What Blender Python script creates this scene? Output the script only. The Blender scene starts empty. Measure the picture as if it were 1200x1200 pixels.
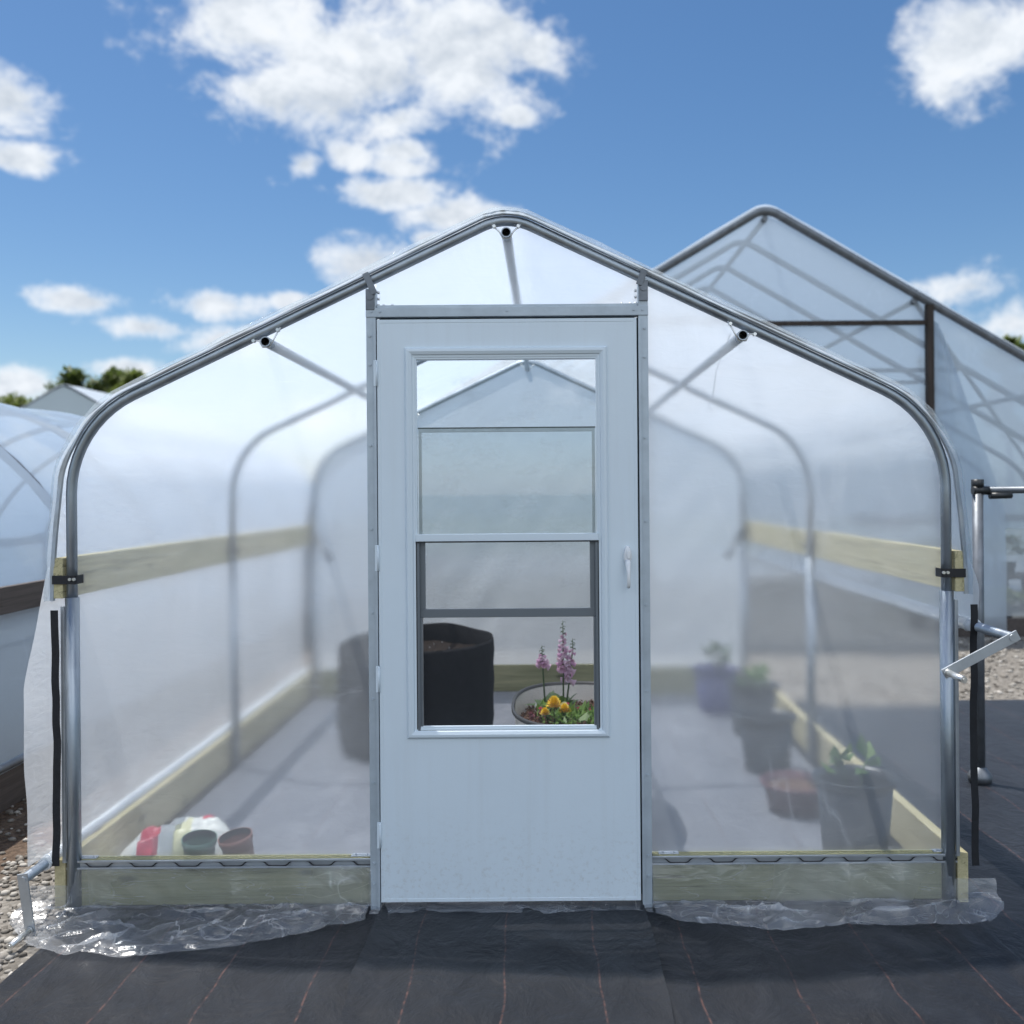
import bpy, bmesh, math, random
from math import sin, cos, pi, radians, sqrt, hypot, atan2
from mathutils import Vector, Matrix, noise as mnoise
random.seed(11)
S = bpy.context.scene
C = S.collection
R = radians

# ------------------------------------------------------------------ materials
def mat(name):
    m = bpy.data.materials.new(name); m.use_nodes = True
    nt = m.node_tree; nt.nodes.clear()
    return m, nt
class N:
    """tiny node helper"""
    def __init__(s, nt): s.nt = nt
    def l(s, a, b): s.nt.links.new(a, b)
    def math(s, op, a, b=None, c=None, clamp=False):
        x = s.nt.nodes.new('ShaderNodeMath'); x.operation = op; x.use_clamp = clamp
        for i, v in enumerate((a, b, c)):
            if v is None: continue
            if isinstance(v, (int, float)): x.inputs[i].default_value = v
            else: s.l(v, x.inputs[i])
        return x.outputs[0]
    def vm(s, op, a, b=None):
        x = s.nt.nodes.new('ShaderNodeVectorMath'); x.operation = op
        for i, v in enumerate((a, b)):
            if v is None: continue
            if isinstance(v, (tuple, list)): x.inputs[i].default_value = v
            else: s.l(v, x.inputs[i])
        return x.outputs['Value'] if op in ('LENGTH', 'DOT_PRODUCT') else x.outputs[0]
    def noise(s, vec, scale, detail=4, rough=.55, dist=0):
        x = s.nt.nodes.new('ShaderNodeTexNoise')
        x.inputs['Scale'].default_value = scale; x.inputs['Detail'].default_value = detail
        x.inputs['Roughness'].default_value = rough; x.inputs['Distortion'].default_value = dist
        if vec is not None: s.l(vec, x.inputs['Vector'])
        return x.outputs['Fac']
    def ramp(s, fac, stops):
        x = s.nt.nodes.new('ShaderNodeValToRGB'); e = x.color_ramp.elements
        while len(e) < len(stops): e.new(.5)
        for i, (p, c) in enumerate(stops):
            e[i].position = p; e[i].color = (*c, 1) if not isinstance(c, (int, float)) else (c, c, c, 1)
        s.l(fac, x.inputs[0]); return x.outputs[0]
    def maprange(s, v, a, b, c=0, d=1, smooth=False):
        x = s.nt.nodes.new('ShaderNodeMapRange')
        if smooth: x.interpolation_type = 'SMOOTHSTEP'
        s.l(v, x.inputs[0])
        for i, q in enumerate((a, b, c, d)): x.inputs[i + 1].default_value = q
        return x.outputs[0]
    def mixc(s, f, a, b, blend='MIX'):
        x = s.nt.nodes.new('ShaderNodeMix'); x.data_type = 'RGBA'; x.blend_type = blend
        for i, v in ((0, f), (6, a), (7, b)):
            if isinstance(v, (int, float)): x.inputs[i].default_value = v
            elif isinstance(v, tuple): x.inputs[i].default_value = (*v, 1)
            else: s.l(v, x.inputs[i])
        return x.outputs[2]
    def coord(s, kind='Object', scale=None, rot=None):
        x = s.nt.nodes.new('ShaderNodeTexCoord').outputs[kind]
        if scale or rot:
            m = s.nt.nodes.new('ShaderNodeMapping'); s.l(x, m.inputs[0])
            if scale: m.inputs['Scale'].default_value = scale
            if rot: m.inputs['Rotation'].default_value = rot
            x = m.outputs[0]
        return x
    def bump(s, h, strength, dist=.01, normal=None):
        x = s.nt.nodes.new('ShaderNodeBump'); x.inputs['Strength'].default_value = strength
        x.inputs['Distance'].default_value = dist; s.l(h, x.inputs['Height'])
        if normal is not None: s.l(normal, x.inputs['Normal'])
        return x.outputs[0]
    def out(s, sh):
        x = s.nt.nodes.new('ShaderNodeOutputMaterial'); s.l(sh, x.inputs[0])
    def mixs(s, f, a, b):
        x = s.nt.nodes.new('ShaderNodeMixShader')
        if isinstance(f, (int, float)): x.inputs[0].default_value = f
        else: s.l(f, x.inputs[0])
        s.l(a, x.inputs[1]); s.l(b, x.inputs[2]); return x.outputs[0]
    def bsdf(s, t, color=None, rough=None, ior=None, normal=None):
        x = s.nt.nodes.new('ShaderNodeBsdf' + t)
        if color is not None: x.inputs['Color'].default_value = (*color, 1)
        if rough is not None: x.inputs['Roughness'].default_value = rough
        if ior is not None: x.inputs['IOR'].default_value = ior
        if normal is not None and 'Normal' in x.inputs: s.l(normal, x.inputs['Normal'])
        return x.outputs[0]

def principled(name, col, rough=.5, metal=0., var=.0, vscale=8, bump=0, bscale=40, spec=.5, rvar=0., stretch=None):
    m, nt = mat(name); g = N(nt)
    p = nt.nodes.new('ShaderNodeBsdfPrincipled')
    p.inputs['Roughness'].default_value = rough; p.inputs['Metallic'].default_value = metal
    p.inputs['Specular IOR Level'].default_value = spec
    co = g.coord('Object', stretch)
    if var:
        f = g.noise(co, vscale, 5, .6)
        a = tuple(max(0, c * (1 - var)) for c in col); b = tuple(min(1, c * (1 + var)) for c in col)
        g.l(g.ramp(f, [(.3, a), (.7, b)]), p.inputs['Base Color'])
        if rvar: g.l(g.maprange(f, .3, .7, rough - rvar, rough + rvar), p.inputs['Roughness'])
    else: p.inputs['Base Color'].default_value = (*col, 1)
    if bump:
        g.l(g.bump(g.noise(co, bscale, 5), bump, .005), p.inputs['Normal'])
    g.out(p.outputs[0]); return m

def wood(name, light, dark, axis, knots=True, rough=.7):
    m, nt = mat(name); g = N(nt)
    sc = [38, 38, 38]; sc[axis] = 1.6
    co = g.coord('Object', tuple(sc))
    f = g.noise(co, 1, 6, .65, .6)
    sc2 = [160, 160, 160]; sc2[axis] = 4
    f2 = g.noise(g.coord('Object', tuple(sc2)), 1, 3)
    ff = g.math('ADD', g.math('MULTIPLY', f, .7), g.math('MULTIPLY', f2, .3))
    col = g.ramp(ff, [(.36, dark), (.5, tuple((a + b) / 2 for a, b in zip(light, dark))), (.62, light)])
    big = g.noise(g.coord('Object'), 2.2, 3)
    col = g.mixc(g.maprange(big, .35, .7, 0, .35), col, (dark[0] * .95, dark[1] * 1.05, dark[2] * .9))
    if knots:
        sk = [7, 7, 7]; sk[axis] = 2.2
        v = nt.nodes.new('ShaderNodeTexVoronoi'); g.l(g.coord('Object', tuple(sk)), v.inputs['Vector']); v.inputs['Scale'].default_value = 1
        k = g.maprange(v.outputs['Distance'], .07, .13, 1, 0, True)
        col = g.mixc(g.math('MULTIPLY', k, .75), col, tuple(c * .22 for c in dark))
    s3 = [26, 26, 26]; s3[axis] = .55
    ck = g.noise(g.coord('Object', tuple(s3)), 1, 3, .4, .3)
    crack = g.math('POWER', g.math('SUBTRACT', 1., g.math('MULTIPLY', g.math('ABSOLUTE', g.math('SUBTRACT', ck, .5)), 2.)), 90.)
    crack = g.math('MULTIPLY', crack, g.maprange(big, .48, .6, 0, .85))
    col = g.mixc(crack, col, tuple(c * .12 for c in dark))
    p = nt.nodes.new('ShaderNodeBsdfPrincipled'); p.inputs['Roughness'].default_value = rough
    p.inputs['Specular IOR Level'].default_value = .25
    g.l(col, p.inputs['Base Color']); g.l(g.bump(ff, .35, .003), p.inputs['Normal'])
    g.out(p.outputs[0]); return m

def film(name, kind, p_trans=.3, streak=0., mott=0., sscale=1.2, p_refr=.0, p_transl=.4, p_diff=.1, rough=.5, ior=1.04, gloss_rough=.12, tint=(.93, .95, .97), wr=.3, wscale=2.2, gmax=1.):
    """thin plastic sheet: straight and scattered transmission, a diffuse milky share, a sheen on top"""
    m, nt = mat(name); g = N(nt)
    co = g.coord('Object')
    w1 = g.noise(co, wscale, 5, .55, .8)
    w2 = g.noise(g.coord('Object', (1, 1, 3.)), wscale * 4, 4, .5, 1.5)
    nrm = g.bump(g.math('ADD', w1, g.math('MULTIPLY', w2, .25)), wr, .03)
    parts = [(p_trans, g.bsdf('Transparent', tint)), (p_transl, g.bsdf('Translucent', tint, normal=nrm)), (p_diff, g.bsdf('Diffuse', tint, normal=nrm))]
    if p_refr: parts.append((p_refr, g.bsdf('Refraction', tint, rough, ior)))
    tot, sh = parts[0]
    for w, b in parts[1:]:
        if w <= 0: continue
        tot += w; sh = g.mixs(w / tot, sh, b)
    if streak or mott:             # creases whiten the sheet, and its haze is never even
        r = g.noise(g.coord('Object', (1, 1, .55), (.0, .5, .3)), sscale, 3, .5, 1.6)
        rid = g.math('POWER', g.math('SUBTRACT', 1., g.math('MULTIPLY', g.math('ABSOLUTE', g.math('SUBTRACT', r, .5)), 2.)), 60.)
        rid = g.math('MULTIPLY', rid, g.maprange(g.noise(co, sscale * 1.7, 2), .45, .65, 0, 1, True))
        r2 = g.noise(g.coord('Object', (.5, 1, 3.), (0, .9, 0)), sscale * 2.6, 2, .5, .8)
        rid2 = g.math('POWER', g.math('SUBTRACT', 1., g.math('MULTIPLY', g.math('ABSOLUTE', g.math('SUBTRACT', r2, .5)), 2.)), 110.)
        wfac = g.math('MULTIPLY', g.math('ADD', rid, g.math('MULTIPLY', rid2, .5)), streak)
        wfac = g.math('ADD', wfac, g.math('MULTIPLY', g.maprange(g.noise(g.coord('Object', (1, 1, .5)), 1.5, 4, .6, .7), .35, .7), mott), clamp=True)
        white = g.mixs(.5, g.bsdf('Diffuse', tint, normal=nrm), g.bsdf('Translucent', tint, normal=nrm))
        sh = g.mixs(wfac, sh, white)
    lw = nt.nodes.new('ShaderNodeLayerWeight'); lw.inputs[0].default_value = .25; g.l(nrm, lw.inputs[1])
    fac = g.math('ADD', g.math('MULTIPLY', g.math('POWER', lw.outputs['Facing'], 3.), .5), .05)
    fac = g.math('MINIMUM', fac, gmax)
    sh = g.mixs(fac, sh, g.bsdf('Glossy', (1, 1, 1), gloss_rough, normal=nrm))
    g.out(sh); return m

M = {}
M['galv'] = principled('galvanised_steel', (.36, .40, .44), .42, .85, .2, 9, .12, 60, rvar=.1, stretch=(1, 1, .35))
M['galv_dark'] = principled('dull_steel', (.17, .185, .205), .48, .7, .2, 14, .1, 60)
M['alu'] = principled('mill_aluminium', (.46, .49, .52), .42, .7, .1, 20, .08, 80)
M['postmetal'] = principled('satin_galvanised', (.46, .52, .57), .5, .35, .1, 12, .06, 80)
M['bolt'] = principled('zinc_bolt', (.7, .7, .68), .3, .9)
M['doorpaint'] = principled('white_door_paint', (.70, .785, .845), .38, 0, .02, 3, .05, 160)
def door_dirt():
    m = M['doorpaint']; nt = m.node_tree; g = N(nt)
    p = [n for n in nt.nodes if n.type == 'BSDF_PRINCIPLED'][0]; old = p.inputs['Base Color'].links[0].from_socket
    sp = nt.nodes.new('ShaderNodeSeparateXYZ'); g.l(g.coord('Object'), sp.inputs[0])
    low = g.maprange(sp.outputs[2], .05, .42, 1, 0, True)
    spl = g.maprange(g.noise(g.coord('Object'), 55, 5, .7), .52, .72, 0, 1)
    run = g.maprange(g.noise(g.coord('Object', (26, 1, 1.2)), 1, 4, .6), .5, .75, 0, .22)
    f = g.math('ADD', g.math('MULTIPLY', g.math('MULTIPLY', low, spl), .35), g.math('MULTIPLY', run, .35))
    g.l(g.mixc(f, old, (.42, .40, .36)), p.inputs['Base Color'])
    g.l(g.maprange(g.noise(g.coord('Object'), 4, 5, .6), .3, .7, .3, .5), p.inputs['Roughness'])
door_dirt()
M['doortrim'] = principled('white_trim_paint', (.69, .775, .835), .32)
M['sashgrey'] = principled('grey_sash_paint', (.16, .18, .20), .4, .3)
M['gasket'] = principled('black_gasket', (.012, .012, .014), .6)
M['handle'] = principled('white_handle_plastic', (.82, .83, .84), .25)
M['blackplastic'] = principled('black_plastic', (.018, .02, .022), .42, 0, .3, 10)
M['strap'] = principled('black_webbing', (.010, .011, .014), .75, 0, .3, 60, .4, 300)
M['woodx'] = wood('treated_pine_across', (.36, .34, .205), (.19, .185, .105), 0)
M['woody'] = wood('treated_pine_along', (.66, .57, .355), (.44, .38, .22), 1)
M['woodz'] = wood('weathered_post_wood', (.065, .05, .043), (.03, .023, .02), 2)
M['brownboard'] = wood('weathered_brown_board', (.12, .10, .092), (.06, .05, .047), 1)
M['film_front'] = film('milky_end_film', 'f', streak=.16, mott=.10, sscale=1.1, p_trans=.08, p_refr=.69, p_transl=.145, p_diff=.055, rough=.42, ior=1.045, gloss_rough=.2, wr=.34, tint=(.91, .945, .98))
M['film_back'] = film('milky_back_film', 'b', p_trans=.03, p_refr=.42, p_transl=.42, p_diff=.10, rough=.7, ior=1.05, gloss_rough=.2, wr=.3, tint=(.88, .935, .985))
M['film_roof'] = film('clear_roof_film', 'r', p_trans=.52, p_transl=.38, p_diff=.05, gloss_rough=.12, wr=.35, tint=(.93, .95, .975))
M['film_side'] = film('clear_side_film', 's', streak=.3, mott=.1, p_trans=.42, p_transl=.48, p_diff=.08, gloss_rough=.15, wr=.22, wscale=2.)
M['film_skirt'] = film('loose_skirt_film', 'k', streak=.38, mott=.24, sscale=2.6, p_trans=.80, p_transl=.08, p_diff=.05, gloss_rough=.2, wr=.45, wscale=3.5, tint=(.93, .95, .98))
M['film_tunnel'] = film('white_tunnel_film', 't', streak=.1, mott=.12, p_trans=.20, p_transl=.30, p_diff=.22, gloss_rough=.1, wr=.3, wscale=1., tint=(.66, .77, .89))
M['film_white'] = film('white_film_roll', 'w', p_trans=.1, p_transl=.25, p_diff=.55, gloss_rough=.2, wr=.3, wscale=6., tint=(.9, .93, .95))
M['film_house'] = film('grey_house_film', 'h', streak=.12, mott=.1, p_trans=.26, p_transl=.25, p_diff=.14, gloss_rough=.25, wr=.2, wscale=1., tint=(.66, .74, .82))
M['film_low'] = film('thin_lower_film', 'l', streak=.1, mott=.1, p_trans=.6, p_transl=.2, p_diff=.1, gloss_rough=.25, wr=.3, tint=(.86, .9, .94))
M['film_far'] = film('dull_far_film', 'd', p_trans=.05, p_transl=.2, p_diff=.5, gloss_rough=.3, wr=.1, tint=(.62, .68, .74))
M['edge'] = film('rolled_film_edge', 'e', p_trans=.62, p_transl=.14, p_diff=.08, gloss_rough=.16, wr=.8, wscale=9, tint=(.78, .84, .88))

def glass_mat():
    m, nt = mat('window_glass'); g = N(nt)
    nrm = g.bump(g.noise(g.coord('Object'), 1.4, 2), .04, .01)
    lw = nt.nodes.new('ShaderNodeLayerWeight'); lw.inputs[0].default_value = .3
    fac = g.math('ADD', g.math('MULTIPLY', g.math('POWER', lw.outputs['Facing'], 3), .6), .055)
    smear = g.maprange(g.noise(g.coord('Object', (1, 1, 2)), 3.5, 6, .7), .5, .72, 0, .12, True)
    sh = g.mixs(smear, g.bsdf('Transparent', (.94, .96, .97)), g.bsdf('Diffuse', (.8, .82, .84)))
    g.out(g.mixs(fac, sh, g.bsdf('Glossy', (1, 1, 1), .015, normal=nrm))); return m
M['glass'] = glass_mat()
def screen_mat():
    m, nt = mat('insect_screen'); g = N(nt)
    co = g.coord('Object')
    sx = nt.nodes.new('ShaderNodeSeparateXYZ'); g.l(co, sx.inputs[0])
    a = g.math('ABSOLUTE', g.math('SUBTRACT', g.math('FRACT', g.math('MULTIPLY', sx.outputs[0], 420)), .5))
    b = g.math('ABSOLUTE', g.math('SUBTRACT', g.math('FRACT', g.math('MULTIPLY', sx.outputs[2], 420)), .5))
    wire = g.math('GREATER_THAN', g.math('MAXIMUM', a, b), .445)
    g.out(g.mixs(wire, g.bsdf('Transparent', (1, 1, 1)), g.bsdf('Diffuse', (.10, .105, .11)))); return m
M['screen'] = screen_mat()

def fabric_mat(name, lo, hi):
    m, nt = mat(name); g = N(nt)
    co = g.coord('Object')
    sp = nt.nodes.new('ShaderNodeSeparateXYZ'); g.l(co, sp.inputs[0])
    wob = g.math('MULTIPLY', g.math('SUBTRACT', g.noise(g.coord('Object', (.6, 1.3, 1)), 1.6, 2), .5), .07)
    xx = g.math('ADD', sp.outputs[0], wob)
    t = g.math('FRACT', g.math('DIVIDE', g.math('ADD', xx, 10.26 + .135), .285))
    d = g.math('ABSOLUTE', g.math('SUBTRACT', t, .5))
    line = g.maprange(d, .006, .0125, 1, 0)
    dash = g.maprange(g.noise(g.coord('Object', (3, 40, 1)), 1, 3), .42, .6, .1, .6)
    line = g.math('MULTIPLY', line, dash)
    f1 = g.noise(g.coord('Object', (2.4, 1.0, 1)), 2.2, 6, .65, .5)
    f2 = g.noise(g.coord('Object', (7, 5, 1)), 1, 5, .65, .6)
    f3 = g.noise(g.coord('Object', (26, 22, 1)), 1, 4, .7)
    dust = g.math('MULTIPLY', g.maprange(f1, .42, .72), g.maprange(f2, .35, .75))
    base = g.mixc(dust, lo, hi)
    base = g.mixc(g.maprange(f3, .58, .8, 0, .3), base, tuple(min(1, c * 1.25) for c in hi))
    base = g.mixc(line, base, (.115, .052, .04))
    wr_ = g.noise(g.coord('Object', (3.4, 2.2, 1), (0, 0, .5)), 1, 4, .55, 1.2)
    crease = g.math('POWER', g.math('SUBTRACT', 1., g.math('MULTIPLY', g.math('ABSOLUTE', g.math('SUBTRACT', wr_, .5)), 2.)), 9.)
    h = g.math('ADD', g.math('MULTIPLY', g.noise(g.coord('Object', (8, 5, 1)), 1, 5, .6, .8), .8), g.math('MULTIPLY', crease, .04))
    h = g.math('ADD', h, g.math('MULTIPLY', f3, .12))
    wx = g.math('SINE', g.math('MULTIPLY', sp.outputs[0], 1250.)); wy = g.math('SINE', g.math('MULTIPLY', sp.outputs[1], 900.))
    h = g.math('ADD', h, g.math('MULTIPLY', g.math('MULTIPLY', wx, wy), .012))
    p = nt.nodes.new('ShaderNodeBsdfPrincipled')
    g.l(base, p.inputs['Base Color']); p.inputs['Roughness'].default_value = .5
    p.inputs['Specular IOR Level'].default_value = .27
    p.inputs['Sheen Weight'].default_value = .22; p.inputs['Sheen Roughness'].default_value = .35; p.inputs['Sheen Tint'].default_value = (.8, .87, 1, 1)
    g.l(g.bump(h, .42, .03), p.inputs['Normal']); g.out(p.outputs[0]); return m
M['fabric'] = fabric_mat('woven_ground_fabric', (.0030, .0036, .0060), (.019, .021, .026))
M['sunwashed'] = fabric_mat('sunwashed_floor_fabric', (.16, .168, .19), (.30, .308, .33))  # ground fabric again, paler: sun wash and sheen painted into the colour

def ground_mat():
    m, nt = mat('gravel_and_soil'); g = N(nt)
    co = g.coord('Object')
    v = nt.nodes.new('ShaderNodeTexVoronoi'); g.l(co, v.inputs['Vector']); v.inputs['Scale'].default_value = 42
    stone = g.ramp(v.outputs['Color'], [(0, (.10, .09, .078)), (.5, (.18, .165, .145)), (1, (.27, .25, .225))])
    big = g.noise(g.coord('Object', (.8, .35, 1)), 1.1, 5, .6)
    soil = g.ramp(g.noise(co, 30, 5, .7), [(.3, (.05, .034, .024)), (.7, (.15, .105, .075))])
    sp = nt.nodes.new('ShaderNodeSeparateXYZ'); g.l(co, sp.inputs[0])
    nearwall = g.math('MULTIPLY', g.maprange(sp.outputs[0], -1.8, -2.05, 0, 1, True), g.maprange(sp.outputs[0], -3.2, -2.6, 0, 1))
    nearwall = g.math('MULTIPLY', nearwall, g.maprange(big, .25, .45))
    col = g.mixc(g.math('MAXIMUM', nearwall, g.maprange(big, .6, .75, 0, .5)), stone, soil)
    far = g.maprange(g.vm('LENGTH', co), 16, 26, 0, 1, True)
    grass = g.ramp(g.noise(co, 1.4, 6, .7), [(.3, (.035, .05, .016)), (.7, (.09, .11, .04))])
    col = g.mixc(far, col, grass)
    p = nt.nodes.new('ShaderNodeBsdfPrincipled'); p.inputs['Roughness'].default_value = .9
    p.inputs['Specular IOR Level'].default_value = .2
    g.l(col, p.inputs['Base Color'])
    g.l(g.bump(g.math('SUBTRACT', 1., v.outputs['Distance']), .8, .02), p.inputs['Normal'])
    g.out(p.outputs[0]); return m
M['ground'] = ground_mat()
def pebble_mat():
    m, nt = mat('pebble'); g = N(nt)
    geo = nt.nodes.new('ShaderNodeNewGeometry')
    col = g.ramp(geo.outputs['Random Per Island'], [(0, (.10, .088, .074)), (.4, (.21, .19, .165)), (.75, (.29, .27, .24)), (1, (.44, .41, .37))])
    p = nt.nodes.new('ShaderNodeBsdfPrincipled'); p.inputs['Roughness'].default_value = .85
    g.l(col, p.inputs['Base Color']); g.out(p.outputs[0]); return m
M['pebble'] = pebble_mat()
def leaf_mat(name, a, b, transl=.3):
    m, nt = mat(name); g = N(nt)
    geo = nt.nodes.new('ShaderNodeNewGeometry')
    col = g.ramp(geo.outputs['Random Per Island'], [(0, a), (1, b)])
    d = nt.nodes.new('ShaderNodeBsdfPrincipled'); d.inputs['Roughness'].default_value = .5; g.l(col, d.inputs['Base Color'])
    t = nt.nodes.new('ShaderNodeBsdfTranslucent'); g.l(g.mixc(.5, col, (.12, .2, .03)), t.inputs[0])
    g.out(g.mixs(transl, d.outputs[0], t.outputs[0])); return m
M['leaf_tree'] = leaf_mat('tree_leaves', (.11, .14, .04), (.26, .29, .09))
M['leaf_tree_dark'] = leaf_mat('dark_tree_leaves', (.075, .10, .033), (.17, .20, .065))
M['leaf_plant'] = leaf_mat('plant_leaves', (.05, .12, .02), (.14, .24, .05))
M['leaf_fox'] = leaf_mat('foxglove_leaves', (.04, .085, .03), (.09, .15, .05))
M['leaf_zinnia'] = leaf_mat('bedding_plant_leaves', (.09, .19, .03), (.2, .32, .07))
M['petal_pink'] = leaf_mat('mauve_petals', (.72, .38, .62), (.92, .70, .86), .45)
M['petal_yellow'] = leaf_mat('yellow_petals', (.93, .58, .02), (.98, .74, .05), .25)
M['petal_cream'] = leaf_mat('cream_petals', (.75, .7, .42), (.85, .8, .55), .2)
M['petal_red'] = leaf_mat('red_petals', (.55, .02, .08), (.7, .05, .16), .2)
M['dark_leaf'] = leaf_mat('maroon_leaves', (.07, .01, .018), (.16, .02, .035), .2)
M['bark'] = principled('bark', (.09, .065, .045), .9, 0, .4, 12, .5, 30)
M['soil'] = principled('potting_soil', (.024, .018, .015), .95, 0, .7, 70, 1., 120, spec=.1)
M['barksoil'] = principled('bark_chip_soil', (.11, .06, .04), .9, 0, .8, 60, 1., 90, spec=.2)
M['growbag'] = principled('black_felt', (.010, .0105, .013), .85, 0, .35, 50, .5, 220, spec=.2)
M['potblack'] = principled('black_nursery_plastic', (.008, .014, .022), .4, 0, .2, 8)
M['potgreen'] = principled('dark_green_plastic', (.05, .13, .092), .38, 0, .2, 8)
M['potmaroon'] = principled('brown_red_plastic', (.12, .045, .052), .45, 0, .2, 8)
M['potblue'] = principled('dark_blue_plastic', (.045, .05, .17), .4, 0, .2, 8)
M['potterra'] = principled('dull_terracotta_plastic', (.24, .10, .075), .5, 0, .2, 8)
M['tub'] = principled('cream_tub_enamel', (.74, .71, .64), .4, 0, .12, 5)
M['tubrim'] = principled('dark_tub_rim', (.03, .03, .03), .45)
M['bagwhite'] = principled('white_sack_plastic', (.72, .72, .66), .4, 0, .06, 6, .3, 18)
M['bagred'] = principled('red_sack_print', (.55, .03, .07), .4)
M['baggreen'] = principled('pale_yellow_sack_print', (.62, .60, .36), .4)
M['concrete'] = principled('concrete', (.28, .28, .28), .9, 0, .2, 20, .4, 60)

# ------------------------------------------------------------------ geometry helpers
class MB:
    def __init__(s): s.v = []; s.f = []; s.mi = []; s.sm = []
    def add(s, vs, fs, smooth=True, mi=0):
        o = len(s.v); s.v += [tuple(p) for p in vs]
        for f in fs: s.f.append([i + o for i in f]); s.mi.append(mi); s.sm.append(smooth)
    def box(s, x0, x1, y0, y1, z0, z1, bev=0, mi=0, M4=None):
        bm = bmesh.new(); bmesh.ops.create_cube(bm, size=1)
        for v in bm.verts: v.co = Vector(((x0 + x1) / 2 + v.co.x * (x1 - x0), (y0 + y1) / 2 + v.co.y * (y1 - y0), (z0 + z1) / 2 + v.co.z * (z1 - z0)))
        if bev: bmesh.ops.bevel(bm, geom=bm.edges[:], offset=bev, segments=2, affect='EDGES', profile=.6)
        if M4 is not None: bmesh.ops.transform(bm, matrix=M4, verts=bm.verts)
        bm.verts.index_update()
        s.add([v.co[:] for v in bm.verts], [[v.index for v in f.verts] for f in bm.faces], False, mi); bm.free(); return s
    def tube(s, pts, r, n=12, caps=True, mi=0, rz=None):
        pts = [Vector(p) for p in pts]; rr = r if isinstance(r, (list, tuple)) else [r] * len(pts)
        vs, fs = [], []; prev = None
        for i, p in enumerate(pts):
            t = (pts[min(i + 1, len(pts) - 1)] - pts[max(i - 1, 0)]).normalized()
            if prev is None:
                u = t.orthogonal().normalized()
            else:
                u = (prev - t * prev.dot(t)).normalized()
            prev = u; w = t.cross(u)
            for k in range(n):
                a = 2 * pi * k / n; vs.append(p + (u * cos(a) + w * sin(a)) * rr[i])
        for i in range(len(pts) - 1):
            for k in range(n): fs.append([i * n + k, i * n + (k + 1) % n, (i + 1) * n + (k + 1) % n, (i + 1) * n + k])
        s.add(vs, fs, True, mi)
        if caps:
            o = len(s.v) - len(vs)
            for b, rev in ((0, True), ((len(pts) - 1) * n, False)):
                f = [o + b + k for k in range(n)]
                s.f.append(f[::-1] if rev else f); s.mi.append(mi); s.sm.append(False)
        return s
    def lathe(s, prof, n=40, c=(0, 0, 0), fx=1., fy=1., mi=0, wob=None, close=False):
        vs, fs = [], []
        for j, (r, z) in enumerate(prof):
            for k in range(n):
                a = 2 * pi * k / n; q = wob(a, j, r, z) if wob else (1., 0.)
                vs.append((c[0] + r * q[0] * cos(a) * fx, c[1] + r * q[0] * sin(a) * fy, c[2] + z + q[1]))
        for j in range(len(prof) - 1):
            for k in range(n): fs.append([j * n + k, j * n + (k + 1) % n, (j + 1) * n + (k + 1) % n, (j + 1) * n + k])
        s.add(vs, fs, True, mi); return s
    def grid(s, fn, nu, nv, mi=0):
        vs = [fn(i / nu, j / nv) for j in range(nv + 1) for i in range(nu + 1)]
        fs = [[j * (nu + 1) + i, j * (nu + 1) + i + 1, (j + 1) * (nu + 1) + i + 1, (j + 1) * (nu + 1) + i] for j in range(nv) for i in range(nu)]
        s.add(vs, fs, True, mi); return s
    def strip(s, pts_a, pts_b, mi=0):
        n = len(pts_a); s.add(list(pts_a) + list(pts_b), [[i, i + 1, n + i + 1, n + i] for i in range(n - 1)], True, mi); return s
    def build(s, name, m, parent=None, origin=None, label=None):
        me = bpy.data.meshes.new(name); vs = s.v
        if origin is not None: vs = [(a - origin[0], b - origin[1], c - origin[2]) for a, b, c in vs]
        me.from_pydata(vs, [], s.f); ms = m if isinstance(m, (list, tuple)) else [m]
        for k in ms: me.materials.append(M[k])
        for i, p in enumerate(me.polygons): p.material_index = s.mi[i]; p.use_smooth = s.sm[i]
        me.update(); o = bpy.data.objects.new(name, me); C.objects.link(o)
        if origin is not None: o.location = origin
        if parent is not None:
            o.parent = parent
        if label: o['label'] = label
        return o
def tag(o, label=None, cat=None, group=None, kind=None):
    if label: o['label'] = label
    if cat: o['category'] = cat
    if group: o['group'] = group
    if kind: o['kind'] = kind
    return o
def thing(name, loc=(0, 0, 0), label=None, cat=None, group=None, rz=0):
    o = bpy.data.objects.new(name, None); C.objects.link(o); o.location = loc; o.rotation_euler.z = rz
    o.empty_display_size = .1
    return tag(o, label, cat, group)
def nz(x, y=0, z=0): return mnoise.noise(Vector((x, y, z)))
def arc(c, r, a0, a1, n): return [(c[0] + r * cos(a0 + (a1 - a0) * i / n), c[1] + r * sin(a0 + (a1 - a0) * i / n)) for i in range(n + 1)]

# ------------------------------------------------------------------ gothic gable profile (x, z), left foot to right foot
def gable_profile(w, zc, za, rb, ra, z0, n=10):
    """half width w, wall/rafter corner height zc, apex corner za, bend radius rb, apex radius ra"""
    th = atan2(za - zc, w); turn = pi / 2 - th
    T = rb * math.tan(turn / 2); pts = [(-w, z0), (-w, zc - T)]
    pts += arc((-w + rb, zc - T), rb, pi, pi - turn, n)[1:]
    Ta = ra * math.tan(th); cx, cz = 0, za - ra / cos(th)
    a = arc((cx, cz), ra, pi / 2 + th, pi / 2 - th, n)
    left = pts + a[:n // 2 + 1]
    return left + [(-x, z) for x, z in left[::-1][1:]]
def resample(p, d):
    out = [p[0]]
    for a, b in zip(p, p[1:]):
        L = hypot(b[0] - a[0], b[1] - a[1]); k = max(1, int(L / d))
        out += [(a[0] + (b[0] - a[0]) * i / k, a[1] + (b[1] - a[1]) * i / k) for i in range(1, k + 1)]
    return out
GX = .012           # centre line of the greenhouse
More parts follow.
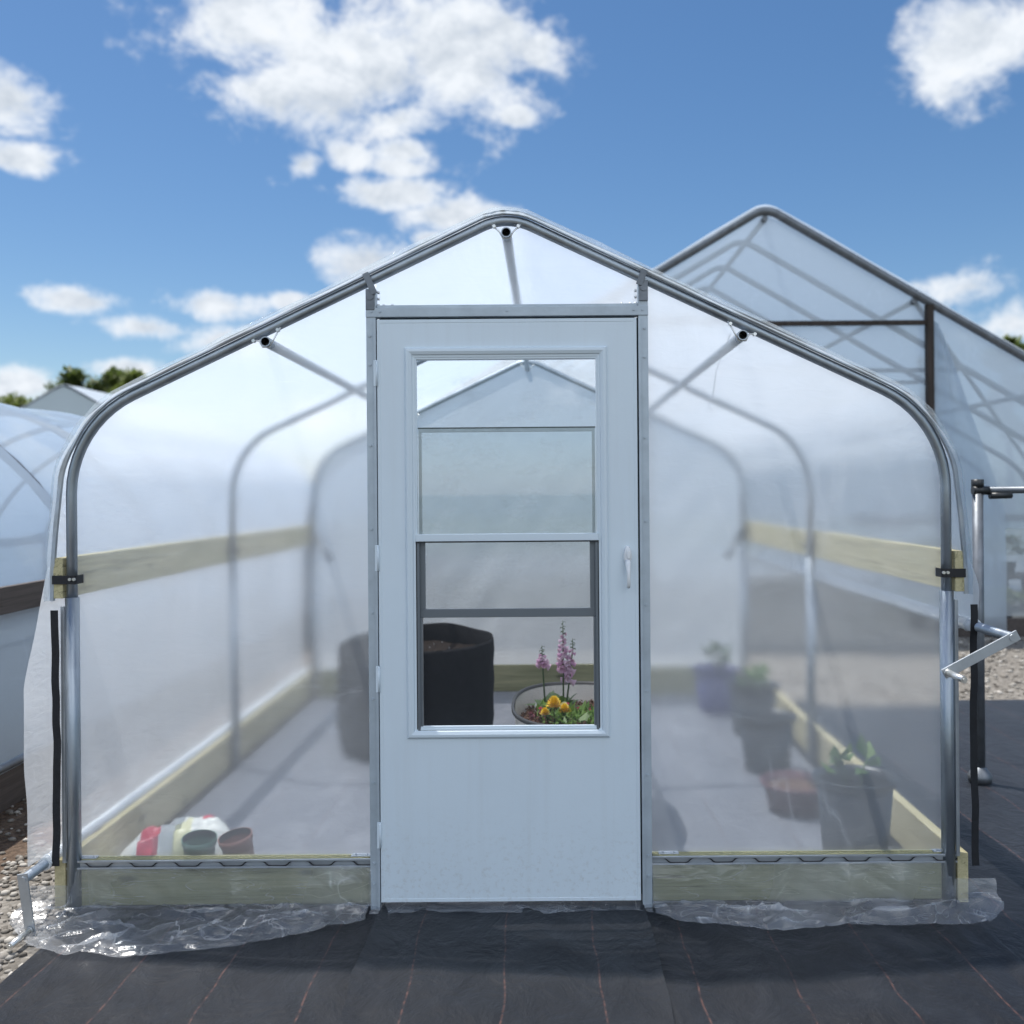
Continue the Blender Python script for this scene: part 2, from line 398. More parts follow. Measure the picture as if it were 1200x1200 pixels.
W, ZC, ZA = 1.525, 1.69, 2.412
LEN = 3.66
prof = gable_profile(W, ZC, ZA, .38, .20, 1.07)
def shell(off):
    """film line: offset outwards from the hoop, leaving the bend for the outer face of the hip board"""
    full = gable_profile(W + off, ZC + off * .55, ZA + off * 1.1, .38 + off, .20 + off, 1.4)
    left = [p for p in full if p[0] <= 1e-6 and p[1] > 1.63]
    left = [(-1.592, 1.08), (-1.590, 1.15), (-1.587, 1.22), (-1.578, 1.33), (-1.566, 1.44), (-1.553, 1.55)] + left
    for _ in range(2):            # cut the corners
        c = [left[0]]
        for a, b in zip(left, left[1:]): c += [(a[0] * .75 + b[0] * .25, a[1] * .75 + b[1] * .25), (a[0] * .25 + b[0] * .75, a[1] * .25 + b[1] * .75)]
        left = c + [left[-1]]
    return left + [(-x, z) for x, z in left[::-1][1:]]
def roof_z(x):
    x = abs(x)
    best = None
    for (a, b) in zip(prof, prof[1:]):
        if a[0] <= -x <= b[0] and b[0] > a[0]:
            t = (-x - a[0]) / (b[0] - a[0]); return a[1] + (b[1] - a[1]) * t
    return 1.4

G = thing('greenhouse', (GX, 0, 0), 'small peaked hobby greenhouse of steel hoops and milky plastic film with a white storm door', 'greenhouse')
# hoops and their ground posts
for y in (0, LEN / 2, LEN):
    MB().tube([(x, y, z) for x, z in resample(prof, .2)], .0180, 14).build('hoop', 'galv', G)
    for s in (-1, 1):
        x = s * W
        MB().tube([(x, y, -.05), (x, y, 1.09)], .0235, 16).build('ground_post', 'galv', G)
# purlins hang under the hoops, open pipe ends poke through the film
for x, z in ((0, roof_z(0) - .048), (-.835, roof_z(.835) - .045), (.815, roof_z(.815) - .045)):
    m = MB(); y0, y1, r = -.035, LEN + .04, .018
    m.tube([(x, y0, z), (x, y1, z)], r, 16, caps=False)
    m.tube([(x, y1, z), (x, y0, z)], r - .0035, 16, caps=False, mi=1)  # bore painted black so the open end reads as a dark hole
    for yy in (y0, y1):
        vs = []
        for k in range(16):
            a = 2 * pi * k / 16; vs += [(x + r * cos(a), yy, z + r * sin(a)), (x + (r - .0035) * cos(a), yy, z + (r - .0035) * sin(a))]
        m.add(vs, [[2 * k, 2 * k + 1, (2 * k + 3) % 32, (2 * k + 2) % 32] for k in range(16)])
    m.add([(x + (r - .0036) * cos(2 * pi * k / 16), .09, z + (r - .0036) * sin(2 * pi * k / 16)) for k in range(16)], [list(range(16))], False, 1)
    p = m.build('purlin', ['galv', 'blackplastic'], G)
    for y in (0, LEN / 2, LEN):
        sl = 0 if abs(x) < .1 else (.445 if x < 0 else -.445)
        c = MB()
        c.tube([(x - .05, y - .024, z + .028 - .05 * sl), (x - .024, y - .024, z + .004), (x - .012, y - .024, z - .018), (x + .012, y - .024, z - .018), (x + .024, y - .024, z + .004), (x + .05, y - .024, z + .028 + .05 * sl)], .0028, 6)
        for sx in (-.042, .042):
            c.tube([(x + sx, y - .034, z + .022 + sx * sl), (x + sx, y - .016, z + .022 + sx * sl)], .006, 8)
        c.build('cross_connector', 'bolt', p)
# boards
BT = .038
def board(name, x0, x1, y0, y1, z0, z1, m):
    return MB().box(x0, x1, y0, y1, z0, z1, .003).build(name, m, G)
for s in (-1, 1):
    a, b = s * (W + .026), s * (W + .026 + BT)
    board('baseboard', min(a, b), max(a, b), -.012, LEN + .03, .006, .178, 'woody')
    a, b = s * (W + .022), s * (W + .022 + BT)
    h = board('hip_board', min(a, b), max(a, b), -.022, LEN + .03, 1.088, 1.228, 'woody')
    for y in (0, LEN / 2, LEN):
        k = MB(); yf = y - .0265
        x0, x1 = s * (W - .026), s * (W + .056)
        k.box(min(x0, x1), max(x0, x1), yf - .003, yf, 1.138, 1.168, .001)
        xo = s * (W - .0275); k.box(min(xo, xo + s * .003), max(xo, xo + s * .003), yf, y + .03, 1.138, 1.168)
        for dx in (.012, -.002):
            k.tube([(s * (W - .020 + dx), yf - .010, 1.155), (s * (W - .020 + dx), yf - .0025, 1.155)], .0055, 8, mi=1)
        k.build('clamp_band', ['gasket', 'bolt'], h)
for y, yo in ((0, .004), (LEN, -.004)):
    if y == 0:
        board('end_board', -1.499, -.491, -.005, .035, .016, .176, 'woodx'); board('end_board', .4915, 1.499, -.005, .035, .016, .176, 'woodx')
    else: board('end_board', -1.49, 1.49, LEN - .025, LEN + .013, .012, .20, 'woodx')
# diagonal braces at the far hoop
for s in (-1, 1):
    MB().tube([(s * (W - .02), LEN - .03, 1.16), (s * (W - .17), LEN - .30, 1.0)], .02, 8).build('corner_brace', 'galv_dark', G)

# films
def ripple(x, z, a=.010):
    return a * 1.4 * (nz(x * 1.3, z * 1.1, 3.1) + .5 * nz(x * 2.8 + z * 1.4, z * 2.2 - x, 7.7) + .18 * nz(x * 9 + z * 5, z * 7 - x * 3, 1.7))
def endfilm(y, x0, x1, z0, m, name, label=None, nx=60, nzv=60):
    def fn(u, v):
        x = x0 + (x1 - x0) * u; zt = roof_z(max(-W + .002, min(W - .002, x))) - .006; z = z0 + (zt - z0) * v
        e = min(1, 6 * u, 6 * (1 - u), 6 * v, 6 * (1 - v)); e = max(0, e)
        # tension creases fan out of the top corner
        cr = .004 * e * sin(26 * (x * .75 - z * .55) + 3 * nz(x, z)) * max(0, nz(x * 1.2 + 4, z * 1.2, 9)) * 2
        return (x, y + ripple(x, z) * e + cr, z)
    return MB().grid(fn, nx, nzv).build(name, m, G, label=label)
XL0, XL1, XR0, XR1 = -W + .004, -.478, .482, W - .004
endfilm(.024, XL0, XL1, .168, 'film_front', 'end_film', 'milky end panel left of the door')
endfilm(.024, XR0, XR1, .168, 'film_front', 'end_film', 'milky end panel right of the door')
endfilm(.024, -.46, .464, 2.10, 'film_front', 'end_film', 'peaked panel above the door', 40, 20)
endfilm(LEN + .024, XL0, XR1, .19, 'film_back', 'end_film', 'far end panel', 90, 50)
sh = resample(shell(.024), .05)
def rooffilm():
    n = len(sh) - 1
    def fn(u, v):
        i = u * n; k = min(n - 1, int(i)); t = i - k
        x = sh[k][0] + (sh[k + 1][0] - sh[k][0]) * t; z = sh[k][1] + (sh[k + 1][1] - sh[k][1]) * t
        yy = -.045 + .018 * nz(u * 22, 5) + (LEN + .10) * v
        if v > 0: yy = -.04 + (LEN + .09) * v
        d = .004 * nz(x * 6, yy * 3.2, z * 6) - .008 * abs(sin(pi * yy / (LEN / 2))) * (1 if abs(x) < 1.5 else .3)
        l = hypot(x, z - 1.2); return (x + d * x / l, yy, z + d * (z - 1.2) / l)
    return MB().grid(fn, n, 60).build('roof_film', 'film_roof', G)
rooffilm()
# lock channel with the wound film edge that follows the film line over the front hoop
m = MB(); q = resample(shell(.031), .03)
a, b, c, d = [], [], [], []
for i, (x, z) in enumerate(q):
    l = hypot(x, z - 1.1); ox, oz = x / l, (z - 1.1) / l
    w = .006 * nz(i * .22, 2.2)
    a.append((x - ox * .016, -.018, z - oz * .016)); b.append((x - ox * .012, -.024 + w, z - oz * .012))
    c.append((x + ox * .001, -.023 - w, z + oz * .001)); d.append((x + ox * .004, .012, z + oz * .004))
m.strip(a, b); m.strip(b, c); m.strip(c, d)
m.build('lock_channel', 'alu', G)
m = MB(); a, b, c = [], [], []
for i, (x, z) in enumerate(q):
    l = hypot(x, z - 1.1); ox, oz = x / l, (z - 1.1) / l
    r1 = .010 + .006 * nz(i * .11, 7.); r2 = .002 + .010 * nz(i * .17, 3.)
    a.append((x + ox * .012, .02, z + oz * .012)); b.append((x + ox * r1, -.032, z + oz * r1)); c.append((x + ox * r2, -.058 + .012 * nz(i * .2, 9), z + oz * r2))
m.strip(a, b); m.strip(b, c); m.build('film_edge', 'edge', G, label='loose folded edge of the cover')

# sill channel with wiggle wire, and the loose skirt
for x0, x1 in ((-1.545, -.486), (.490, 1.55)):
    m = MB(); m.box(x0, x1, -.0155, -.0062, .146, .1495); m.box(x0, x1, -.0155, -.0062, .1705, .174); m.box(x0, x1, -.0062, -.0055, .1495, .1705)
    m.box(x0, x1, -.0152, -.0125, .1495, .152); m.box(x0, x1, -.0152, -.0125, .168, .1705)
    ch = m.build('sill_channel', 'alu', G)
    n = 160
    MB().tube([(x0 + (x1 - x0) * i / n, -.0125, .1603 + .0085 * math.tanh(3 * sin(2 * pi * (x0 + (x1 - x0) * i / n) / .155))) for i in range(n + 1)], .0022, 6).build('wiggle_wire', 'gasket', ch)
    for xx in (x0 + .06, x1 - .04):
        m = MB()
        m.box(xx - .035, xx + .035, .002, .03, .1762, .1785, .0005)
        m.tube([(xx - .02, .015, .178), (xx - .02, .015, .182)], .004, 8); m.tube([(xx + .02, .015, .178), (xx + .02, .015, .182)], .004, 8)
        m.build('corner_plate', 'alu', ch)
def lerp_tab(t, x):
    for (a, va), (b, vb) in zip(t, t[1:]):
        if x <= b: return va + (vb - va) * max(0, (x - a)) / (b - a)
    return t[-1][1]
reach = [(-1.72, .03), (-1.60, .16), (-1.5, .26), (-1.2, .315), (-.85, .24), (-.5, .07), (-.44, .03), (.44, .03), (.55, .08), (.9, .17), (1.2, .13), (1.5, .13), (1.60, .10), (1.72, .0)]
def skirt(x0, x1, nx, fly=0):
    def fn(u, v):
        x = x0 + (x1 - x0) * u
        rr = lerp_tab(reach, x) * (1 + .12 * nz(x * 9, 4.)) + .01
        drop = .135 if abs(x) < 1.53 else .05
        # path: down the board, then out over the ground
        L = drop + .02 + rr; s = v * L
        if s < drop: z = .152 - s + (0 if drop > .1 else -.06); y = -.018 - .006 * v
        else:
            z = .152 - drop + (0 if drop > .1 else -.06); y = -.024 - (s - drop)
            k = min(1, (s - drop) / .05); z = z + (.012 - z) * k
        rid = 1 - abs(nz(x * 2.6 + y * 2, y * 7 - x * 1.6, 2.)) * 4.5
        rid2 = 1 - abs(nz(x * 8 - y * 7, y * 12 + x * 4.5, 5.)) * 4.5
        w = (max(0, rid) ** 1.5 * .030 + max(0, rid2) ** 1.5 * .012)
        if s < drop: y -= (w * .45 + .008 * abs(nz(x * 7 + z * 9, z * 4, 6))) * min(1, v * 5)
        else: z += w * .95 * (.35 + .65 * min(1, (s - drop) / .05)) ; x = x + .012 * nz(y * 14, x * 6)
        if v > .97: z = max(.006, z * .4)
        return (x, y, z)
    MB().grid(fn, nx, 70).build('skirt_film', 'film_skirt', G, label='loose wrinkled film lying on the ground fabric')
skirt(-1.68, -.485, 200); skirt(.488, 1.68, 200)
m = MB()
def thr(u, v):
    x = -.485 + .97 * u; y = .016 - (.085 + .02 * nz(x * 5, 1)) * v
    return (x, y, .008 + .010 * max(0, nz(x * 20, y * 50, 3)) + .006 * (1 - v))
m.grid(thr, 120, 16).build('threshold_film', 'film_skirt', G)

# side curtains and roll-up pipes
def curtain(s, z1, fwd, name, label):
    def fn(u, v):
        z = 1.20 + (z1 - 1.20) * v
        f = fwd * min(1, v * 2.5) * (1 + .25 * nz(z * 4, 3))
        y = -.03 - f + (LEN + .06 + f) * u
        x = 1.596 + .012 * nz(y * 2.2, z * 1.3, 4) + .006 * nz(y * 9, z * 2, 8) + .012 * sin(v * pi)
        if u < .06: x += (.06 - u) / .06 * fwd * .22 * min(1, v * 2)
        return (s * x, y, z)
    MB().grid(fn, 90, 40).build(name, 'film_side', G, label=label)
curtain(-1, .20, .10, 'side_curtain', 'lowered side curtain')
curtain(1, .985, .03, 'side_curtain', 'side curtain rolled up to waist height')
def rollbar(s, z, yend, grip_dir, arm):
    x = s * 1.602; m = MB()
    m.tube([(x, yend, z), (x, LEN + .1, z)], .0165, 14)
    p = m.build('roll_pipe', 'galv', G)
    m = MB(); nn = 60
    pts = [(x, -.055 + (LEN + .12) * i / nn, z) for i in range(nn + 1)]
    m.tube(pts, [.0225 + .0035 * nz(i * .9, s * 3) for i in range(nn + 1)], 14, caps=True)
    # spiral folds
    m.tube([(x + .0235 * cos(i * .35), -.05 + (LEN + .1) * i / 900, z + .0235 * sin(i * .35)) for i in range(901)], .0025, 5)
    m.build('film_roll', 'film_white', p)
    ex, ez = x + arm[0], z + arm[1]
    ang = atan2(arm[1], arm[0]); L = hypot(*arm)
    T = Matrix.Translation((x, yend, z)) @ Matrix.Rotation(-ang, 4, 'Y')
    a = MB(); a.box(-.02, L + .014, -.003, .003, -.0165, .0165, .001, M4=T)
    a.tube([(x, yend - .006, z), (x, yend + .004, z)], .012, 10)
    a.build('crank_arm', 'alu', p)
    g = MB(); g.tube([(ex, yend - .005, ez), (ex, yend - .012, ez)], .013, 12); g.tube([(ex, yend - .012, ez), (ex + grip_dir * .004, yend - .115, ez - .002)], .0105, 12); g.tube([(ex, yend + .003, ez), (ex, yend + .010, ez)], .009, 6)
    g.tube([(ex + grip_dir * .004, yend - .1151, ez - .002), (ex + grip_dir * .004, yend - .119, ez - .002)], .005, 8)
    g.build('crank_grip', 'bolt', p)
rollbar(1, .972, -.32, 1, (-.207, -.108))
rollbar(-1, .180, -.19, -1, (.022, -.165))
# webbing straps
for s, zb in ((-1, .17), (1, .16)):
    m = MB(); a, b = [], []
    for i in range(30):
        z = 1.05 + (zb - 1.05) * i / 29; y = -.045 + .010 * sin(pi * i / 29) - .008 * nz(i * .3, s); y -= .035 if s > 0 else 0; xx = s * (1.562 + (.024 if s > 0 else .004)) + .003 * nz(i * .2, 5, s)
        a.append((xx - .0125, y, z)); b.append((xx + .0125, y + .002, z))
    m.strip(a, b); m.strip([(p[0], p[1] - .0015, p[2]) for p in b], [(p[0], p[1] - .0015, p[2]) for p in a])
    m.build('roll_strap', 'strap', G)
    # vertical lock strip beside the post
    MB().box(s * (W + .026) - .006, s * (W + .026) + .006, -.02, -.012, .17, 1.06, .001).build('lock_strip', 'alu', G)

# door frame
ft = 2.088
for s, top in ((-1, 2.155), (1, 2.18)):
    m = MB(); xi, xo = s * .4555, s * .489
    m.box(min(xi, xo), max(xi, xo), -.020, .018, .0, top, .0015)
    m.box(min(s * .4545, s * .464), max(s * .4545, s * .464), -.0265, -.0205, .0, ft - .045, .0008)
    for z in [.10, .17, .45, .74, 1.04, 1.33, 1.62, 1.90, 2.0]:
        m.tube([(s * .476, -.0245, z + .01 * s), (s * .476, -.0195, z + .01 * s)], .0045, 8)
        m.tube([(s * .476, -.0262, z + .01 * s), (s * .476, -.0244, z + .01 * s)], .002, 6)
    p = m.build('door_post', 'postmetal', G)
    b = MB(); x = s * .474
    zt = roof_z(.48)
    b.box(x - .015, x + .015, -.0265, -.0205, top - .075, top - .004, .001)
    b.tube([(x, -.030, top - .03), (x, -.02, top - .03)], .012, 12)
    b.box(-.011, .011, -.003, .003, -.012, (.070 if s < 0 else .050), .001, M4=Matrix.Translation((x + s * .012 * -1, -.029, top - .01)) @ Matrix.Rotation(-s * .38 * -1 if False else (-.42 if s < 0 else .38), 4, 'Y'))
    b.build('rafter_bracket', 'galv_dark', p)
    for k in range(3): MB().tube([(s * .452, .0, ft + .012 + .022 * k), (s * .444, .0, ft + .012 + .022 * k)], .005, 8).build('bolt', 'bolt', p)
    for k in range(2): MB().tube([(s * (.43 - .03 * k), .0, ft + .004), (s * (.43 - .03 * k), .0, ft + .014)], .005, 8).build('bolt', 'bolt', p)
m = MB(); m.box(-.4895, .4895, -.0235, .018, ft - .033, ft, .0015); m.box(-.454, .454, -.012, .03, ft, ft + .010, .001)
for x in (-.47, -.44, 0, .44, .47): m.tube([(x, -.027, ft - .014), (x, -.023, ft - .014)], .004, 8)
m.build('door_header', 'postmetal', G)

# storm door -----------------------------------------------------------------
DX0, DX1, DZ0, DZ1 = -.452, .449, .026, 2.046
WX0, WX1, WZ0, WZ1 = -.322, .312, .618, 1.908       # opening
yf = -.021
m = MB()
def fr(x0, x1, z0, z1, X0, X1, Z0, Z1, ya, yb, bev=.0012):
    m.box(x0, X0, ya, yb, z0, z1); m.box(X1, x1, ya, yb, z0, z1)
    m.box(X0, X1, ya, yb, z0, Z0); m.box(X0, X1, ya, yb, Z1, z1)
fr(DX0, DX1, DZ0, DZ1, WX0, WX1, WZ0, WZ1, yf, .018, .003)
# shallow raised border round the slab
door = None
def molding(mb, x0, x1, z0, z1, prof2):
    """mitred moulding; prof2 = [(inset, y)]"""
    rings = [[(x0 + i, y, z0 + i), (x1 - i, y, z0 + i), (x1 - i, y, z1 - i), (x0 + i, y, z1 - i)] for i, y in prof2]
    for a, b in zip(rings, rings[1:]):
        for k in range(4): mb.add([a[k], a[(k + 1) % 4], b[(k + 1) % 4], b[k]], [[0, 1, 2, 3]], False)
molding(m, DX0 + .001, DX1 - .001, DZ0 + .001, DZ1 - .001, [(.0, yf - .0012), (.010, yf - .0012), (.0118, yf + .0002)])
door = m.build('door', 'doorpaint', G)
m = MB()
molding(m, -.356, .346, .594, 1.948, [(.0, yf + .001), (.0, yf - .006), (.006, yf - .0125), (.014, yf - .0135), (.024, yf - .009), (.027, yf - .004), (.034, yf - .003), (.0345, yf - .0005), (.040, yf - .0005), (.0405, yf + .012)])
m.build('window_frame', 'doortrim', door)
gx0, gx1 = -.3155, .3055
zmid = 1.288
m = MB()
m.box(gx0 - .006, gx1 + .006, yf - .009, yf + .004, zmid - .012, zmid + .013, .002); m.build('meeting_rail', 'doortrim', door)
MB().box(gx0 - .006, gx1 + .006, yf - .0075, yf + .003, zmid - .0165, zmid - .0125).build('gasket_strip', 'gasket', door)
MB().box(gx0, gx1, yf + .004, yf + .0065, zmid + .013, WZ1 - .001).build('glass_pane', 'glass', door)
# sliding sash raised half way behind the fixed pane
s0, s1 = 1.010, 1.655
m = MB(); ys = yf + .011
m.box(gx0, gx1, ys, ys + .012, s0, s0 + .030, .0015); m.box(gx0 + .004, gx0 + .024, ys + .0005, ys + .0115, s0 + .03, zmid - .017, .001); m.box(gx1 - .024, gx1 - .004, ys + .0005, ys + .0115, s0 + .03, zmid - .017, .001)
sash = m.build('sliding_sash', 'sashgrey', door)
m = MB(); m.box(gx0 + .004, gx0 + .014, ys + .0005, ys + .0115, zmid + .013, s1, .001); m.box(gx1 - .014, gx1 - .004, ys + .0005, ys + .0115, zmid + .013, s1, .001); m.box(gx0 + .004, gx1 - .004, ys, ys + .012, s1, s1 + .012, .001)
m.build('sash_stile', 'alu', sash)
m = MB(); m.box(gx0 + .002, gx1 - .002, ys - .001, ys + .013, s1 + .0122, s1 + .0165); m.build('gasket_strip', 'gasket', sash)
MB().box(gx0 + .006, gx1 - .006, ys + .005, ys + .0072, s0 + .03, s1).build('glass_pane', 'glass', sash)
for q0, q1, q2, q3 in ((gx0 - .003, gx0 + .006, gx0 + .0055, gx0 + .013), (gx1 - .006, gx1 + .003, gx1 - .013, gx1 - .0055)):
    MB().box(q0, q1, yf - .004, yf + .03, WZ0 + .003, zmid - .017, .001).box(q2, q3, yf + .002, yf + .03, WZ0 + .006, s0 - .001, .001).build('side_track', 'sashgrey', door)
m = MB(); m.box(gx0 - .004, gx1 + .004, yf - .0045, yf + .002, WZ0 + .0005, WZ0 + .0035); m.box(gx0 - .0065, gx0 - .0035, yf - .0035, yf + .004, WZ0, zmid - .017); m.box(gx1 + .0035, gx1 + .0065, yf - .0035, yf + .004, WZ0, zmid - .017)
m.build('gasket_strip', 'gasket', door)
MB().box(gx0 + .013, gx1 - .013, yf + .004, yf + .012, WZ0 + .0037, WZ0 + .012, .001).build('bottom_rail', 'alu', door)
for q in ((DX1 - .003, DX1 + .0075, 0.03, ft - .034), (DX0 - .004, DX0 + .003, 0.03, ft - .034), (DX0 + .0035, DX1 - .0035, DZ1 - .003, ft - .032)):
    MB().box(q[0], q[1], .0185, .022, q[2], q[3]).build('gap_light_stop', 'gasket', G)  # black strips added behind the door gap to stop light leaking through
MB().grid(lambda u, v: (gx0 + .004 + (gx1 - gx0 - .008) * u, yf + .031, WZ0 + .004 + (zmid - WZ0) * v), 2, 2).build('screen_mesh', 'screen', door)
# handle: escutcheon with thumb button, drooping lever
hx, hz = .411, 1.222
m = MB()
vs, fs = [], []; n = 26
def eggring(rx, rz, y, zc, top=1.): return [(hx + rx * cos(2 * pi * k / n), y, zc + rz * sin(2 * pi * k / n)) for k in range(n)]
rings = [eggring(.0145, .034, yf + .001, hz), eggring(.0145, .034, yf - .012, hz), eggring(.0125, .031, yf - .018, hz), eggring(.009, .024, yf - .020, hz)]
for r_ in rings: vs += r_
for j in range(3):
    for k in range(n): fs.append([j * n + k, j * n + (k + 1) % n, (j + 1) * n + (k + 1) % n, (j + 1) * n + k])
m.add(vs, fs); m.add(rings[3], [list(range(n))], False)
m.tube([(hx, yf - .016, hz - .018), (hx, yf - .026, hz - .035), (hx + .001, yf - .036, hz - .055), (hx + .001, yf - .038, hz - .078), (hx + .001, yf - .032, hz - .098), (hx + .001, yf - .024, hz - .108)], [.011, .0095, .0072, .0062, .0070, .0058], 12)
h = m.build('handle', 'handle', door)
m = MB(); vs, fs = [], []
r2 = [[(hx + .003 + .0078 * q * cos(2 * pi * k / n), yf - y_, hz + .004 + .0175 * q * sin(2 * pi * k / n)) for k in range(n)] for q, y_ in ((1, .0195), (1, .0235), (.7, .0255))]
for r_ in r2: vs += r_
for j in range(2):
    for k in range(n): fs.append([j * n + k, j * n + (k + 1) % n, (j + 1) * n + (k + 1) % n, (j + 1) * n + k])
m.add(vs, fs); m.add(r2[2], [list(range(n))], False); m.build('thumb_button', 'handle', h)
for z in (1.86, 1.22, .80, .26):
    m = MB(); m.box(-.4635, -.4515, -.0285, -.0235, z - .045, z + .045, .0012); m.tube([(-.453, -.0255, z - .044), (-.453, -.0255, z + .044)], .0042, 10); m.build('hinge', 'doortrim', door)

# ------------------------------------------------------------------ things in the greenhouse
def leafquads(mb, pts, size, up=.2, asp=.5, mi=0):
    for p in pts:
        a = random.uniform(0, 2 * pi); el = random.uniform(-.5, 1.)
        d = Vector((cos(a) * cos(el), sin(a) * cos(el), sin(el) + up)).normalized()
        w = d.cross(Vector((random.uniform(-.4, .4), random.uniform(-.4, .4), 1))).normalized(); s = size * random.uniform(.6, 1.3)
        p = Vector(p); q = d.cross(w) * s * .12
        mb.add([p, p + d * s * .45 + w * s * asp * .5 + q, p + d * s, p + d * s * .45 - w * s * asp * .5 + q], [[0, 1, 2, 3]], True, mi)
def pot_mesh(rt, rb, h, lip=.014):
    return MB().lathe([(.001, .003), (rb, .003), (rb * 1.01, .012), (rt * .97, h - .03), (rt * .97, h - .03), (rt + lip * .4, h - .028), (rt + lip, h - .004), (rt + lip, h), (rt + lip - .006, h), (rt * .955, h - .03), (rt * .93, h - .06), (rt * .9, h - .1)], 44)
def potted(loc, rt, rb, h, m, label, plant=0, soil='soil', leaf='leaf_plant', height=.12, tilt=0):
    t = thing('potted_plant' if plant else 'nursery_pot', (*loc, 0.006), label, 'pot')
    pot_mesh(rt, rb, h).build('pot', m, t)
    MB().lathe([(rt * .92, h - .075), (rt * .6, h - .066), (.002, h - .062)], 30, wob=lambda a, j, r, z: (1, .006 * nz(cos(a) * r * 30, sin(a) * r * 30, j))).build('soil', soil, t)
    if plant:
        mb = MB()
        for k in range(plant):
            a = random.uniform(0, 6.28); r = random.uniform(0, rt * .35); x, y = r * cos(a), r * sin(a); hh = height * random.uniform(.6, 1.1)
            ex, ey = x + .03 * cos(a), y + .03 * sin(a)
            mb.tube([(x, y, h - .066), (x * .9 + ex * .1, y, h - .066 + hh * .6), (ex, ey, h - .066 + hh)], [.0035, .003, .002], 6)
            leafquads(mb, [(ex, ey, h - .066 + hh * q) for q in (.55, .8, 1, 1, 1)], .085, .35, .62)
        mb.build('foliage', leaf, t)
    return t
potted((1.292, .27), .143, .112, .365, 'potblack', 'large black nursery pot with a lone seedling, nearest the front right corner', 3, height=.12)
t = thing('planter_bowl', (1.265, 1.02, .006), 'low round brown-red planter bowl behind the front right pot', 'planter')
MB().lathe([(.001, .003), (.13, .003), (.155, .115), (.17, .12), (.17, .135), (.157, .135), (.15, .10), (.146, .09)], 40).build('pot', 'potmaroon', t)
MB().lathe([(.150, .103), (.002, .110)], 30, wob=lambda a, j, r, z: (1, .006 * nz(cos(a) * r * 30, sin(a) * r * 30, j))).build('soil', 'barksoil', t)
potted((1.262, 1.66), .140, .11, .29, 'potblack', 'black nursery pot of bare soil in the middle of the right row', 0)
potted((1.352, 2.45), .142, .11, .30, 'potblack', 'black nursery pot with a leafy green plant, second from the back', 5, height=.12)
potted((1.235, 3.06), .138, .10, .29, 'potblue', 'blue-violet nursery pot with a twiggy plant by the far wall', 4, leaf='leaf_fox', height=.17)
for x, y, m_, lab, tl in ((-1.115, .125, 'potgreen', 'small dark green pot standing upright beside the sack', .03), (-.955, .15, 'potterra', 'small brown-sided pot leaning against the green one', -.16)):
    t = thing('small_pot', (x, y, .008), lab, 'pot', 'small empty pots at the front left')
    m = MB().lathe([(.001, .003), (.040, .003), (.041, .01), (.056, .19), (.060, .192), (.061, .212), (.058, .212), (.053, .19), (.040, .03), (.001, .025)], 36)
    t.rotation_euler = (R(9), tl, 0); m.build('pot', [m_], t)
    MB().lathe([(.0565, .2125), (.0535, .196), (.041, .034), (.002, .03)], 36).build('dark_inside', 'potblack', t)  # black inner wall, added so the open mouth reads dark
# sack of potting mix, crumpled
def sack():
    t = thing('soil_sack', (-1.27, .30, .0), 'crumpled white sack with red print lying at the front left corner', 'sack')
    def base(u, v, sgn):
        x = (u - .5) * .46; y = (v - .5) * .30
        e = max(0, 1 - (2 * abs(u - .5)) ** 3.2) * max(0, 1 - (2 * abs(v - .5)) ** 3.2)
        z = .02 + sgn * 0 + (.185 * e ** .55 * (.75 + .5 * (u - .2)) + .035 * nz(u * 6, v * 6, 1) * e + .02 * abs(nz(u * 14, v * 12, 4)) * e)
        return (x, y + .015 * nz(u * 8, v * 5), z if sgn > 0 else .012)
    m = MB(); m.grid(lambda u, v: base(u, v, 1), 44, 34); m.grid(lambda u, v: base(u, v, -1), 10, 10)
    for i, f in enumerate(m.f):
        c = sum((Vector(m.v[k]) for k in f), Vector()) / len(f)
        if -.125 < c.x < -.055 or (c.x > .09 and c.y > .05): m.mi[i] = 1
        elif .0 < c.x < .06 and c.y < .02: m.mi[i] = 2
    m.build('sack_body', ['bagwhite', 'bagred', 'baggreen'], t)
    t.rotation_euler.z = .25
sack()
# big black felt grow bag
t = thing('grow_bag', (-.605, 2.22, .006), 'big round black felt grow bag of soil seen through the storm door', 'grow bag')
def wb(a, j, r, z):
    return (1 + .025 * nz(cos(a) * 1.6, sin(a) * 1.6, z * 3) + .012 * nz(cos(a) * 5, sin(a) * 5, z * 9), (.035 * nz(cos(a) * 1.4 + 3, sin(a) * 1.4, 1) + .02 * max(0, sin(a)) ) * (1 if j in (8, 9, 10) else 0))
MB().lathe([(.002, .004), (.40, .004), (.425, .05), (.44, .15), (.432, .26), (.442, .36), (.436, .46), (.44, .53), (.436, .585), (.43, .60), (.422, .592), (.418, .52), (.41, .49)], 90, wob=wb).build('bag', 'growbag', t)
MB().lathe([(.414, .520), (.3, .527), (.15, .535), (.002, .533)], 60, wob=lambda a, j, r, z: (1, .018 * nz(cos(a) * r * 18, sin(a) * r * 18, j) + .01 * nz(cos(a) * r * 60, sin(a) * r * 60, j))).build('soil', 'soil', t)
mb = MB()
for k in range(24):
    a = random.uniform(0, 6.28); r = .4 * sqrt(random.random()); p = Vector((r * cos(a), r * sin(a), .543)); s = random.uniform(.003, .006)
    bmx = Matrix.Rotation(random.uniform(0, 3), 4, Vector((random.random(), random.random(), 1)))
    mb.box(-s, s, -s * .6, s * .6, -s * .3, s * .3, M4=Matrix.Translation(p) @ bmx)
o = mb.build('bark_flakes', 'concrete', t); o['kind'] = 'stuff'
